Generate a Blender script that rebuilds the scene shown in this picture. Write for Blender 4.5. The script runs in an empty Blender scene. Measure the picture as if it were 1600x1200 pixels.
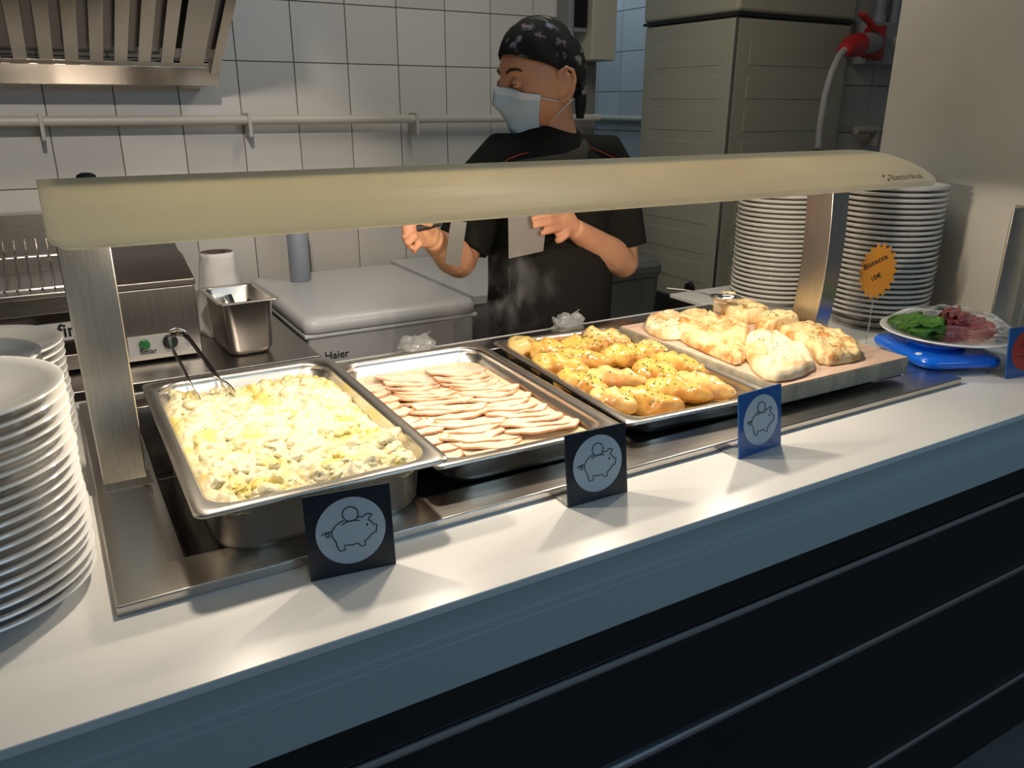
import bpy, bmesh, math, random
from mathutils import Vector, Matrix, noise
PI = math.pi
random.seed(7)
S = bpy.context.scene
C = S.collection
LIFT = 0.90            # everything below is written with the counter top at z = 0; lifted to 0.9 m at the end

# ---------------------------------------------------------------- camera
cam = bpy.data.cameras.new('camera'); camo = bpy.data.objects.new('camera', cam); C.objects.link(camo)
cam.sensor_width = 36.0; cam.lens = 1235.17 / 1600 * 36.0; cam.clip_start = 0.02
yaw, pitch, roll = 0.5276, 0.3388, 0.0027
fw = Vector((math.sin(yaw) * math.cos(pitch), math.cos(yaw) * math.cos(pitch), -math.sin(pitch)))
rt = Vector((math.cos(yaw), -math.sin(yaw), 0)); up = rt.cross(fw)
r2 = rt * math.cos(roll) + up * math.sin(roll); u2 = -rt * math.sin(roll) + up * math.cos(roll)
M = Matrix((r2, u2, -fw)).transposed().to_4x4(); M.translation = (0.3345, -0.9902, 0.5369)
camo.matrix_world = M
S.camera = camo
# ---------------------------------------------------------------- world, lights, exposure
w = bpy.data.worlds.new('world'); S.world = w; w.use_nodes = True
w.node_tree.nodes['Background'].inputs[0].default_value = (0.40, 0.50, 0.57, 1)
w.node_tree.nodes['Background'].inputs[1].default_value = 0.11
S.view_settings.view_transform = 'Standard'; S.view_settings.look = 'None'
S.view_settings.exposure = 0.12; S.view_settings.gamma = 1.0; S.view_settings.use_curve_mapping = False

def area(name, loc, target, size, energy, col, size_y=None, spread=None):
    l = bpy.data.lights.new(name, 'AREA'); l.energy = energy; l.color = col; l.size = size
    if size_y: l.shape = 'RECTANGLE'; l.size_y = size_y
    if spread: l.spread = spread
    o = bpy.data.objects.new(name, l); C.objects.link(o); o.location = loc
    o.rotation_euler = (Vector(target) - Vector(loc)).to_track_quat('-Z', 'Y').to_euler()
    return o
def spot(name, loc, target, energy, col, ang, blend, rad):
    l = bpy.data.lights.new(name, 'SPOT'); l.energy = energy; l.color = col
    l.spot_size = math.radians(ang); l.spot_blend = blend; l.shadow_soft_size = rad
    o = bpy.data.objects.new(name, l); C.objects.link(o); o.location = loc
    o.rotation_euler = (Vector(target) - Vector(loc)).to_track_quat('-Z', 'Y').to_euler()
    return o
area('kitchen_ceiling_light', (0.6, 1.25, 1.66), (0.6, 1.3, 0), 1.2, 2.6, (1.0, 0.96, 0.90), 0.3)
spot('wall_fill_spot', (0.47, -0.20, 1.66), (0.55, 2.0, 0.0), 75, (1.0, 0.90, 0.80), 48, 0.5, 0.05)  # added unseen spot that brightens the left back wall, clear of the plates
area('kitchen_ceiling_light', (1.75, 0.80, 1.66), (1.85, 0.85, 0), 0.9, 8.0, (1.0, 0.92, 0.80), 0.3)
area('alcove_light', (2.75, 2.6, 1.66), (2.75, 2.6, 0), 0.4, 3, (0.72, 0.86, 1.0), 0.8)
area('hall_light', (1.8, -2.6, 1.3), (1.0, -0.2, -0.2), 1.6, 13, (0.40, 0.70, 1.0), 0.8)
area('hall_fill', (0.47, -0.20, 1.68), (0.47, 0.25, 0), 0.16, 0.8, (1.0, 0.90, 0.78))  # weak fill added above the counter, no actual fitting here
LAMPS = [0.50, 0.84, 1.18, 1.52]
for i, x in enumerate(LAMPS):
    spot('heat_lamp_light', (x, 0.10, 0.392), (x, 0.10, 0), 5.6, (1.0, 0.87, 0.70), 178, 0.05, 0.015)

# ---------------------------------------------------------------- materials
def mat(name, col, rough=0.5, metal=0.0, spec=0.5, bump=None, var=None, sss=0, trans=0, emit=None, estr=0, coat=0, stretch=None):
    m = bpy.data.materials.new(name); m.use_nodes = True; nt = m.node_tree; b = nt.nodes['Principled BSDF']
    b.inputs['Base Color'].default_value = (*col, 1); b.inputs['Roughness'].default_value = rough
    b.inputs['Metallic'].default_value = metal; b.inputs['Specular IOR Level'].default_value = spec
    b.inputs['Transmission Weight'].default_value = trans; b.inputs['Coat Weight'].default_value = coat
    if sss: b.inputs['Subsurface Weight'].default_value = sss; b.inputs['Subsurface Radius'].default_value = (0.02, 0.008, 0.004)
    if emit: b.inputs['Emission Color'].default_value = (*emit, 1); b.inputs['Emission Strength'].default_value = estr
    tc = nt.nodes.new('ShaderNodeTexCoord'); mp = nt.nodes.new('ShaderNodeMapping')
    nt.links.new(tc.outputs['Object'], mp.inputs[0])
    if stretch: mp.inputs['Scale'].default_value = stretch
    if var:   # (scale, other colour, low, high)
        n = nt.nodes.new('ShaderNodeTexNoise'); n.inputs['Scale'].default_value = var[0]; n.inputs['Detail'].default_value = 6
        nt.links.new(mp.outputs[0], n.inputs['Vector'])
        r = nt.nodes.new('ShaderNodeValToRGB'); nt.links.new(n.outputs['Fac'], r.inputs[0])
        r.color_ramp.elements[0].position = var[2]; r.color_ramp.elements[0].color = (*col, 1)
        r.color_ramp.elements[1].position = var[3]; r.color_ramp.elements[1].color = (*var[1], 1)
        nt.links.new(r.outputs[0], b.inputs['Base Color'])
    if bump:  # (scale, strength, distance)
        n = nt.nodes.new('ShaderNodeTexNoise'); n.inputs['Scale'].default_value = bump[0]; n.inputs['Detail'].default_value = 5
        nt.links.new(mp.outputs[0], n.inputs['Vector'])
        u = nt.nodes.new('ShaderNodeBump'); u.inputs['Strength'].default_value = bump[1]; u.inputs['Distance'].default_value = bump[2]
        nt.links.new(n.outputs['Fac'], u.inputs['Height']); nt.links.new(u.outputs[0], b.inputs['Normal'])
    return m
def brushed(name, col, rough, stretch, s=0.25):
    return mat(name, col, rough, 1.0, bump=(60, s, 0.0006), stretch=stretch, var=(30, tuple(c * 0.86 for c in col), 0.35, 0.7))
steel_x = brushed('steel_brushed_along', (0.62, 0.58, 0.53), 0.26, (0.3, 8, 8))
steel_z = brushed('steel_brushed_up', (0.60, 0.57, 0.52), 0.30, (8, 8, 0.3))
steel_dark = brushed('steel_worn', (0.36, 0.33, 0.30), 0.32, (0.3, 8, 8))
steel_pan = mat('steel_pan', (0.72, 0.68, 0.62), 0.30, 1.0, bump=(9, 0.12, 0.002), var=(5, (0.60, 0.57, 0.52), 0.4, 0.7))
chrome = mat('chrome', (0.75, 0.74, 0.72), 0.12, 1.0)
hood_steel = mat('hood_steel', (0.60, 0.55, 0.48), 0.16, 1.0, bump=(6, 0.1, 0.003))
white_top = mat('white_laminate', (0.74, 0.73, 0.70), 0.28, var=(3, (0.70, 0.69, 0.66), 0.4, 0.7))
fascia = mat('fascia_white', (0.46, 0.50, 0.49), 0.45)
black_panel = mat('black_panel', (0.012, 0.012, 0.013), 0.30, bump=(3, 0.05, 0.004))
alu = mat('aluminium_trim', (0.60, 0.62, 0.65), 0.22, 1.0)
black_glass = mat('black_glass', (0.012, 0.010, 0.010), 0.08, coat=0.3)
black_plastic = mat('black_plastic', (0.015, 0.015, 0.016), 0.4)
cream = mat('cream_enamel_glass', (0.80, 0.77, 0.62), 0.35, spec=0.35, var=(1.5, (0.78, 0.75, 0.60), 0.4, 0.7))
nt = cream.node_tree; pb_ = nt.nodes['Principled BSDF']; tl_ = nt.nodes.new('ShaderNodeBsdfTranslucent'); tl_.inputs[0].default_value = (0.92, 0.90, 0.78, 1)
mxs = nt.nodes.new('ShaderNodeMixShader'); mxs.inputs[0].default_value = 0.60; nt.links.new(pb_.outputs[0], mxs.inputs[1]); nt.links.new(tl_.outputs[0], mxs.inputs[2]); nt.links.new(mxs.outputs[0], nt.nodes['Material Output'].inputs[0])
smoke_glass = mat('smoked_glass', (0.10, 0.10, 0.09), 0.08, spec=0.7)
def tilemat(name, col, rough=0.30):
    m = mat(name, col, rough, bump=(2.5, 0.08, 0.004)); nt = m.node_tree; b = nt.nodes['Principled BSDF']
    oi = nt.nodes.new('ShaderNodeObjectInfo'); h = nt.nodes.new('ShaderNodeHueSaturation'); h.inputs['Color'].default_value = (*col, 1)
    mr = nt.nodes.new('ShaderNodeMapRange'); mr.inputs['To Min'].default_value = 0.93; mr.inputs['To Max'].default_value = 1.07
    nt.links.new(oi.outputs['Random'], mr.inputs['Value']); nt.links.new(mr.outputs[0], h.inputs['Value']); nt.links.new(h.outputs[0], b.inputs['Base Color'])
    return m
tile_w = tilemat('tile_cream', (0.62, 0.59, 0.54))
tile_b = tilemat('tile_daylit', (0.55, 0.60, 0.62))  # wall tile with the blue tint of daylight put into its colour
grout = mat('grout', (0.20, 0.19, 0.17), 0.9)
wall_paint = mat('painted_wall', (0.58, 0.55, 0.47), 0.55, bump=(14, 0.25, 0.004), var=(2.2, (0.42, 0.39, 0.33), 0.35, 0.75))
floor_m = mat('floor_grey', (0.20, 0.19, 0.18), 0.5, var=(4, (0.15, 0.145, 0.14), 0.4, 0.6))
ceil_m = mat('ceiling_white', (0.55, 0.55, 0.53), 0.8)
cabinet_m = mat('beige_plastic', (0.44, 0.43, 0.35), 0.45, bump=(30, 0.05, 0.001))
pipe_m = mat('painted_pipe', (0.52, 0.49, 0.43), 0.4)
porcelain = mat('porcelain', (0.78, 0.77, 0.74), 0.12, coat=0.5)
porcelain_w = mat('porcelain_warm', (0.72, 0.69, 0.62), 0.15, coat=0.5)
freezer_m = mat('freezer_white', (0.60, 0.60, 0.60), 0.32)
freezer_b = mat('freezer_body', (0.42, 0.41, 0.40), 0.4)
paper = mat('paper_towel', (0.75, 0.72, 0.68), 0.85, bump=(40, 0.3, 0.002))
grey_plastic = mat('grey_plastic', (0.33, 0.36, 0.42), 0.45)
bin_m = mat('dull_green_grey_plastic', (0.12, 0.14, 0.13), 0.5)
label_grey = mat('label_grey', (0.45, 0.44, 0.42), 0.4)
green_knob = mat('green_knob', (0.03, 0.16, 0.05), 0.3)
red_plastic = mat('red_plastic', (0.60, 0.03, 0.03), 0.35)
blue_plastic = mat('blue_plastic', (0.0, 0.13, 0.75), 0.22, coat=0.5)
white_plastic = mat('white_plastic', (0.8, 0.8, 0.8), 0.3)
sign_black = mat('sign_black', (0.012, 0.017, 0.026), 0.30)
sign_blue = mat('sign_blue', (0.02, 0.10, 0.32), 0.18, coat=0.4)
disc_grey = mat('sign_disc', (0.44, 0.52, 0.58), 0.45)
disc_red = mat('sign_disc_red', (0.50, 0.05, 0.03), 0.4)
ink = mat('ink', (0.006, 0.006, 0.007), 0.5)
ink_brown = mat('ink_brown', (0.10, 0.05, 0.03), 0.5)
clear = mat('clear_acrylic', (0.85, 0.88, 0.88), 0.05, trans=0.9)
film = mat('clear_film', (0.9, 0.9, 0.88), 0.12, trans=0.75, bump=(30, 0.6, 0.004))
orange_paper = mat('orange_paper', (0.62, 0.24, 0.02), 0.7)
bulb_m = mat('lit_bulb', (1, 0.9, 0.7), 0.3, emit=(1.0, 0.80, 0.50), estr=18)
cloth_black = mat('black_cloth', (0.010, 0.010, 0.008), 0.9, spec=0.2, bump=(90, 0.3, 0.002))
cloth_collar = mat('charcoal_cloth', (0.065, 0.058, 0.045), 0.9, spec=0.2, bump=(90, 0.3, 0.002))
apron_m = mat('apron_cloth', (0.014, 0.012, 0.010), 0.9, spec=0.2, bump=(60, 0.3, 0.002))
piping_m = mat('red_piping', (0.35, 0.03, 0.01), 0.7)
skin = mat('skin', (0.60, 0.31, 0.17), 0.5, sss=0.12, var=(9, (0.54, 0.24, 0.15), 0.35, 0.75), bump=(60, 0.15, 0.001))
hair_m = mat('brown_hair', (0.045, 0.022, 0.012), 0.8)
mask_m = mat('mask_blue', (0.42, 0.58, 0.70), 0.85, bump=(120, 0.2, 0.001))
mask_w = mat('mask_edge', (0.68, 0.74, 0.78), 0.85)
eye_m = mat('eye_dark', (0.03, 0.018, 0.012), 0.2)
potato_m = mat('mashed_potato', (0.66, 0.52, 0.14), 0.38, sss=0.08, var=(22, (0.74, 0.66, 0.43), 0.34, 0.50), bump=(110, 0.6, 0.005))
sauce_m = mat('cream_sauce', (0.84, 0.69, 0.48), 0.16, sss=0.1, var=(10, (0.78, 0.60, 0.39), 0.4, 0.7))
meat_m = mat('roast_slice', (0.88, 0.71, 0.54), 0.26, sss=0.15, var=(38, (0.80, 0.56, 0.42), 0.42, 0.75), bump=(60, 0.35, 0.002))
crust_m = mat('slice_crust', (0.66, 0.34, 0.18), 0.5, var=(60, (0.30, 0.10, 0.04), 0.5, 0.75))
chick_m = mat('roast_chicken', (0.72, 0.45, 0.11), 0.20, sss=0.12, var=(20, (0.46, 0.17, 0.04), 0.44, 0.70), bump=(45, 0.4, 0.003), coat=0.5)
chick2_m = mat('roast_chicken_pale', (0.76, 0.53, 0.20), 0.20, sss=0.12, var=(17, (0.50, 0.20, 0.05), 0.44, 0.68), bump=(45, 0.4, 0.003), coat=0.5)
bone_m = mat('browned_joint', (0.25, 0.09, 0.03), 0.35, var=(40, (0.45, 0.22, 0.08), 0.4, 0.6))
herb_m = mat('parsley', (0.05, 0.14, 0.02), 0.6)
juice_m = mat('cooking_juice', (0.45, 0.26, 0.06), 0.08)
bread_m = mat('focaccia', (0.80, 0.60, 0.30), 0.55, sss=0.06, var=(30, (0.52, 0.22, 0.05), 0.48, 0.66), bump=(60, 0.8, 0.008))
bread_p = mat('focaccia_floury', (0.82, 0.65, 0.42), 0.70, sss=0.06, var=(16, (0.60, 0.31, 0.10), 0.46, 0.66), bump=(60, 0.5, 0.005))
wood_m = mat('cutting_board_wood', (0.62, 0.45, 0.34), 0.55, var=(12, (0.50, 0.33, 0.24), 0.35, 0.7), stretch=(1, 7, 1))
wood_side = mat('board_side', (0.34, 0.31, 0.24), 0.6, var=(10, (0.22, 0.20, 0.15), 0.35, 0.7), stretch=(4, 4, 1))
lettuce = mat('lettuce', (0.13, 0.34, 0.04), 0.35, var=(30, (0.05, 0.18, 0.02), 0.4, 0.7), sss=0.1)
ham = mat('raw_ham', (0.50, 0.13, 0.12), 0.28, var=(25, (0.66, 0.38, 0.30), 0.5, 0.72), sss=0.1)
# bandana
cap_m = mat('bandana', (0.010, 0.012, 0.012), 0.85, spec=0.2)
nt = cap_m.node_tree; b = nt.nodes['Principled BSDF']; tc = nt.nodes.new('ShaderNodeTexCoord')
v = nt.nodes.new('ShaderNodeTexVoronoi'); v.inputs['Scale'].default_value = 42; nt.links.new(tc.outputs['Object'], v.inputs['Vector'])
n = nt.nodes.new('ShaderNodeTexNoise'); n.inputs['Scale'].default_value = 28; nt.links.new(tc.outputs['Object'], n.inputs['Vector'])
r = nt.nodes.new('ShaderNodeValToRGB'); nt.links.new(n.outputs['Fac'], r.inputs[0])
r.color_ramp.elements[0].position = 0.56; r.color_ramp.elements[0].color = (0, 0, 0, 1); r.color_ramp.elements[1].position = 0.66; r.color_ramp.elements[1].color = (1, 1, 1, 1)
mx = nt.nodes.new('ShaderNodeMix'); mx.data_type = 'RGBA'; nt.links.new(r.outputs[0], mx.inputs[0])
mx.inputs[6].default_value = (0.010, 0.012, 0.011, 1)
h = nt.nodes.new('ShaderNodeHueSaturation'); h.inputs['Saturation'].default_value = 0.35; h.inputs['Value'].default_value = 0.28
nt.links.new(v.outputs['Color'], h.inputs['Color']); nt.links.new(h.outputs[0], mx.inputs[7]); nt.links.new(mx.outputs[2], b.inputs['Base Color'])

# ---------------------------------------------------------------- helpers
class MB:
    def __init__(s): s.v = []; s.f = []; s.mi = []
    def add(s, vs, fs, mi=0):
        o = len(s.v); s.v += [tuple(p) for p in vs]; s.f += [tuple(i + o for i in f) for f in fs]; s.mi += [mi] * len(fs); return s
    def box(s, x0, x1, y0, y1, z0, z1, mi=0):
        return s.add([(x0, y0, z0), (x1, y0, z0), (x1, y1, z0), (x0, y1, z0), (x0, y0, z1), (x1, y0, z1), (x1, y1, z1), (x0, y1, z1)],
                     [(0, 3, 2, 1), (4, 5, 6, 7), (0, 1, 5, 4), (1, 2, 6, 5), (2, 3, 7, 6), (3, 0, 4, 7)], mi)
    def prism(s, pts, z0, z1, M=None, mi=0):   # polygon in XY extruded in Z
        n = len(pts); vs = [Vector((p[0], p[1], z0)) for p in pts] + [Vector((p[0], p[1], z1)) for p in pts]
        if M: vs = [M @ q for q in vs]
        fs = [tuple(range(n - 1, -1, -1)), tuple(range(n, 2 * n))] + [(i, (i + 1) % n, n + (i + 1) % n, n + i) for i in range(n)]
        return s.add(vs, fs, mi)
    def lathe(s, prof, cx=0, cy=0, seg=40, M=None, mi=0):   # prof (r,z) list
        vs = []; fs = []
        for r_, z_ in prof:
            for k in range(seg):
                a = 2 * PI * k / seg; q = Vector((cx + r_ * math.cos(a), cy + r_ * math.sin(a), z_)); vs.append(M @ q if M else q)
        for i in range(len(prof) - 1):
            for k in range(seg):
                k2 = (k + 1) % seg; fs.append((i * seg + k, i * seg + k2, (i + 1) * seg + k2, (i + 1) * seg + k))
        return s.add(vs, fs, mi)
    def tube(s, pts, rad, seg=10, ref=(0, 0, 1), caps=True, mi=0):   # rad: number, or list of r or (a,b); a along ref x dir
        P = [Vector(p) for p in pts]; n = len(P); vs = []; fs = []
        ref = Vector(ref)
        if any(abs((P[min(i + 1, n - 1)] - P[max(i - 1, 0)]).normalized().dot(ref.normalized())) > 0.97 for i in range(n)):
            ref = Vector((0, 1, 0)) if abs(ref.z) > 0.5 else Vector((0, 0, 1))
            if any(abs((P[min(i + 1, n - 1)] - P[max(i - 1, 0)]).normalized().dot(ref)) > 0.97 for i in range(n)): ref = Vector((1, 0.2, 0.1)).normalized()
        for i in range(n):
            d = (P[min(i + 1, n - 1)] - P[max(i - 1, 0)]).normalized()
            rf = Vector(ref)
            a = d.cross(rf).normalized(); b_ = a.cross(d).normalized()
            r_ = rad if not isinstance(rad, list) else rad[i]
            ra, rb = (r_ if isinstance(r_, tuple) else (r_, r_))
            for k in range(seg):
                t = 2 * PI * k / seg; vs.append(P[i] + a * ra * math.cos(t) + b_ * rb * math.sin(t))
        for i in range(n - 1):
            for k in range(seg):
                k2 = (k + 1) % seg; fs.append((i * seg + k, i * seg + k2, (i + 1) * seg + k2, (i + 1) * seg + k))
        if caps: fs += [tuple(range(seg - 1, -1, -1)), tuple((n - 1) * seg + k for k in range(seg))]
        return s.add(vs, fs, mi)
    def ell(s, c, r_, seg=16, ring=10, M=None, mi=0):
        c = Vector(c); vs = [c + Vector((0, 0, -r_[2]))]; fs = []
        for i in range(1, ring):
            p = -PI / 2 + PI * i / ring
            for k in range(seg):
                t = 2 * PI * k / seg; vs.append(c + Vector((r_[0] * math.cos(p) * math.cos(t), r_[1] * math.cos(p) * math.sin(t), r_[2] * math.sin(p))))
        vs.append(c + Vector((0, 0, r_[2])))
        for k in range(seg):
            fs.append((0, 1 + (k + 1) % seg, 1 + k)); e = len(vs) - 1; fs.append((e, e - seg + k, e - seg + (k + 1) % seg))
        for i in range(ring - 2):
            for k in range(seg): fs.append((1 + i * seg + k, 1 + i * seg + (k + 1) % seg, 1 + (i + 1) * seg + (k + 1) % seg, 1 + (i + 1) * seg + k))
        if M: vs = [M @ q for q in vs]
        return s.add(vs, fs, mi)
    def build(s, name, mats, parent=None, bevel=0, smooth=True, solid=0, sharp=35, bseg=2):
        me = bpy.data.meshes.new(name); me.from_pydata(s.v, [], s.f); me.update()
        bm = bmesh.new(); bm.from_mesh(me); bmesh.ops.recalc_face_normals(bm, faces=bm.faces); bm.to_mesh(me); bm.free()
        ms = mats if isinstance(mats, (list, tuple)) else [mats]
        for m_ in ms: me.materials.append(m_)
        if len(ms) > 1: me.polygons.foreach_set('material_index', s.mi)
        if smooth:
            me.polygons.foreach_set('use_smooth', [True] * len(me.polygons)); me.set_sharp_from_angle(angle=math.radians(sharp))
        o = bpy.data.objects.new(name, me); C.objects.link(o)
        if solid:
            q = o.modifiers.new('solid', 'SOLIDIFY'); q.thickness = solid; q.offset = 0
        if bevel:
            q = o.modifiers.new('bevel', 'BEVEL'); q.width = bevel; q.segments = bseg; q.limit_method = 'ANGLE'; q.angle_limit = math.radians(40); q.harden_normals = True
        if parent: o.parent = parent
        return o
def thing(name, label, cat, loc=(0, 0, 0), rz=0, group=None):
    o = bpy.data.objects.new(name, None); C.objects.link(o); o.empty_display_size = 0.05
    o.location = loc; o.rotation_euler = (0, 0, rz); tag(o, label, cat, group); return o
def tag(o, label, cat, group=None, kind=None):
    o['label'] = label; o['category'] = cat
    if group: o['group'] = group
    if kind: o['kind'] = kind
    return o
def struct(o): o['kind'] = 'structure'; return o
def dup(root, loc, rz=0, label=None):
    r_ = root.copy(); C.objects.link(r_); r_.location = loc; r_.rotation_euler = (root.rotation_euler[0], root.rotation_euler[1], rz)
    if label: r_['label'] = label
    for ch in list(root.children):
        c = ch.copy(); C.objects.link(c); c.parent = r_
        for g in ch.children:
            d = g.copy(); C.objects.link(d); d.parent = c
    return r_
def text(name, s, size, M, m, parent=None, extrude=0.0004, bold=0.0):
    cu = bpy.data.curves.new(name, 'FONT'); cu.body = s; cu.size = size; cu.extrude = extrude; cu.offset = bold
    to = bpy.data.objects.new(name + '_tmp', cu); C.objects.link(to)
    dg = bpy.context.evaluated_depsgraph_get(); me = bpy.data.meshes.new_from_object(to.evaluated_get(dg)); bpy.data.objects.remove(to)
    me.transform(M); me.materials.clear(); me.materials.append(m)
    o = bpy.data.objects.new(name, me); C.objects.link(o)
    if parent: o.parent = parent
    return o
def frame(o, x, z):   # matrix with local x dir = x, local y dir = z (writing plane), origin o
    x = Vector(x).normalized(); z = Vector(z).normalized(); n_ = x.cross(z).normalized(); z = n_.cross(x)
    m_ = Matrix((x, z, n_)).transposed().to_4x4(); m_.translation = o; return m_
def rrect(w_, d_, r_, n=5):
    r_ = min(r_, w_ / 2 - 1e-4, d_ / 2 - 1e-4); o = []
    for cx, cy, a0 in ((w_ / 2 - r_, -d_ / 2 + r_, -90), (w_ / 2 - r_, d_ / 2 - r_, 0), (-w_ / 2 + r_, d_ / 2 - r_, 90), (-w_ / 2 + r_, -d_ / 2 + r_, 180)):
        for k in range(n + 1):
            a = math.radians(a0 + 90 * k / n); o.append((cx + r_ * math.cos(a), cy + r_ * math.sin(a)))
    return o
def loft(mb, rings, close=True, mi=0):   # rings: list of (pts2d, z)
    n = len(rings[0][0]); vs = [(p[0], p[1], z) for pts, z in rings for p in pts]
    fs = [(i * n + k, i * n + (k + 1) % n, (i + 1) * n + (k + 1) % n, (i + 1) * n + k) for i in range(len(rings) - 1) for k in range(n)]
    if close: fs.append(tuple((len(rings) - 1) * n + k for k in range(n)))
    mb.add(vs, fs, mi); return mb
def nz(p, s, o=0): return noise.noise(Vector((p[0] * s + o, p[1] * s + 3.1 * o, p[2] * s if len(p) > 2 else o)))

# ================================================================ THE SETTING
struct(MB().box(-2.2, 6.0, -3.2, 3.4, -0.95, -0.90).build('floor', floor_m))
struct(MB().box(-2.2, 6.0, 0.45, 3.4, 1.70, 1.75).build('ceiling', ceil_m))
WY = 2.03
def tiled_wall(name, x0, x1, backing, cols, rows, gx, gz, m, WY=WY):
    wb = struct(MB().box(x0, x1, WY + 0.006, WY + 0.12, -0.90, 1.70).build(name, grout))
    tl = MB().box(0, 0.197, -0.004, 0.004, 0, 0.197).build('tile', m, wb, bevel=0.0012, bseg=1)
    tl.location = (gx, WY + 0.004, gz); first = True
    for i in range(cols):
        for j in range(rows):
            if first: first = False; continue
            t = tl.copy(); C.objects.link(t); t.location = (gx + 0.2 * i, WY + 0.004, gz + 0.2 * j)
    return wb
wb = tiled_wall('wall_back', -2.2, 2.52, None, 19, 8, 0.1915 - 0.2 - 1.4, -0.3185, tile_w)
wr = tiled_wall('wall_right', 3.44, 6.0, None, 7, 6, 3.7695 - 0.3 + 0.0, -0.174, tile_w, 1.50)
wa = struct(MB().box(3.146, 3.26, WY + 0.0, 3.3, -0.90, 1.70).build('wall_alcove', grout))
tl = MB().box(-0.004, 0.004, 0, 0.197, 0, 0.197).build('tile', tile_b, wa, bevel=0.0012, bseg=1); tl.location = (3.142, 2.07, -0.19)
for i in range(6):
    for j in range(8):
        if i + j:
            t = tl.copy(); C.objects.link(t); t.location = (3.142, 2.07 + 0.2 * i, -0.19 + 0.2 * j)
struct(MB().box(2.40, 3.3, 3.30, 3.40, -0.90, 1.70).build('wall_alcove_end', tile_b))
struct(MB().box(2.40, 2.52, WY + 0.121, 3.30, -0.90, 1.70).build('wall_alcove_side', tile_b))
# painted wall end at the right, beside the second guard
p = MB(); n = 40
vs = []; fs = []
pw = struct(MB().box(2.345, 3.60, -0.04, 0.46, -0.90, 1.70).build('wall_pier', wall_paint, bevel=0.006))

# pipe on the wall with clips
pb = MB().tube([(-1.2, 1.975, 0.487), (2.50, 1.975, 0.487)], 0.016, 14).build('wall_pipe', pipe_m)
tag(pb, 'long cream pipe running level along the tiled back wall', 'pipe')
for x in (0.37, 1.0, 1.63, 2.2):
    MB().box(x - 0.006, x + 0.006, 1.956, 2.028, 0.43, 0.51).build('pipe_clip', pipe_m, pb, bevel=0.002)
pb2 = MB().tube([(4.22, 1.97, 0.415), (5.2, 1.97, 0.415)], 0.022, 14).build('wall_pipe', pipe_m)
tag(pb2, 'cream pipe on the tiles to the right of the beige cabinet, below the red plug', 'pipe')
MB().box(4.38, 4.40, 1.95, 2.028, 0.33, 0.44).build('pipe_clip', pipe_m, pb2)
pb3 = MB().tube([(3.12, 2.10, 0.47), (3.12, 3.2, 0.47)], 0.016, 12).build('wall_pipe', pipe_m)
tag(pb3, 'pale pipe low on the bluish tiled alcove wall behind the chef', 'pipe')

# ================================================================ SERVING COUNTER
ct = thing('serving_counter', 'long white-topped serving counter with pale fascia and black front panels', 'counter')
MB().box(-1.2, 2.34, -0.290, 0.652, -0.012, 0.0).build('counter_top', white_top, ct, bevel=0.002)
MB().box(2.341, 4.2, -0.290, -0.045, -0.012, 0.0).build('counter_top', white_top, ct, bevel=0.002)
MB().box(1.93, 2.34, 0.653, 0.80, -0.012, 0.0).build('counter_shelf', white_top, ct, bevel=0.002)
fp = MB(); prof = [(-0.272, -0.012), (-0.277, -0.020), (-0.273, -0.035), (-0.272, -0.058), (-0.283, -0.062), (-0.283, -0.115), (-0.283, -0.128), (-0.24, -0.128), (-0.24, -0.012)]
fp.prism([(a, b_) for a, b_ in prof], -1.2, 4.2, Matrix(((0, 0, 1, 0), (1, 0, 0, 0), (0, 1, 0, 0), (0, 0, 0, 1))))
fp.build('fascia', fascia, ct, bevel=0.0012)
zz = [-0.129, -0.199, -0.392, -0.725, -0.90]
for i in range(4):
    MB().box(-1.2, 4.2, -0.272, -0.23, zz[i + 1] + (0.006 if i < 3 else 0), zz[i]).build('front_panel', black_panel, ct, bevel=0.002)
for i in range(1, 4):
    MB().tube([(-1.2, -0.274, zz[i]), (4.2, -0.274, zz[i])], (0.006 if i < 2 else 0.007), 10).build('trim_strip', alu, ct)
MB().box(-1.2, 1.0, 0.60, 0.64, -0.90, -0.013).build('back_panel', steel_dark, ct)
MB().box(1.0, 2.33, 0.60, 0.64, -0.90, -0.013).build('back_panel', steel_dark, ct)

# steel hot-plate surround with a black glass plate
tr = thing('hot_plate', 'long brushed steel hot plate with black glass top let into the counter', 'food warmer')
X0, X1, Y0, Y1 = 0.330, 1.903, -0.131, 0.600
gx0, gx1, gy0, gy1 = 0.415, 1.835, -0.045, 0.545
f = MB(); H = 0.013
o0 = [(X0, Y0), (X1, Y0), (X1, Y1), (X0, Y1)]; i0 = [(gx0 - .022, gy0 - .020), (gx1 + .022, gy0 - .020), (gx1 + .022, gy1 + .020), (gx0 - .022, gy1 + .020)]
i1 = [(gx0, gy0), (gx1, gy0), (gx1, gy1), (gx0, gy1)]
loft(f, [(o0, 0.0005), (o0, H), (i0, H), (i1, 0.005), (i1, 0.0005)], close=False)
f.build('surround', steel_x, tr, bevel=0.0025)
MB().box(gx0 + .0005, gx1 - .0005, gy0 + .0005, gy1 - .0005, 0.0006, 0.0048).build('glass_plate', black_glass, tr)
MB().box(0.415, 1.835, 0.20, 0.203, 0.0049, 0.0056).build('seam', steel_x, tr)

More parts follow.
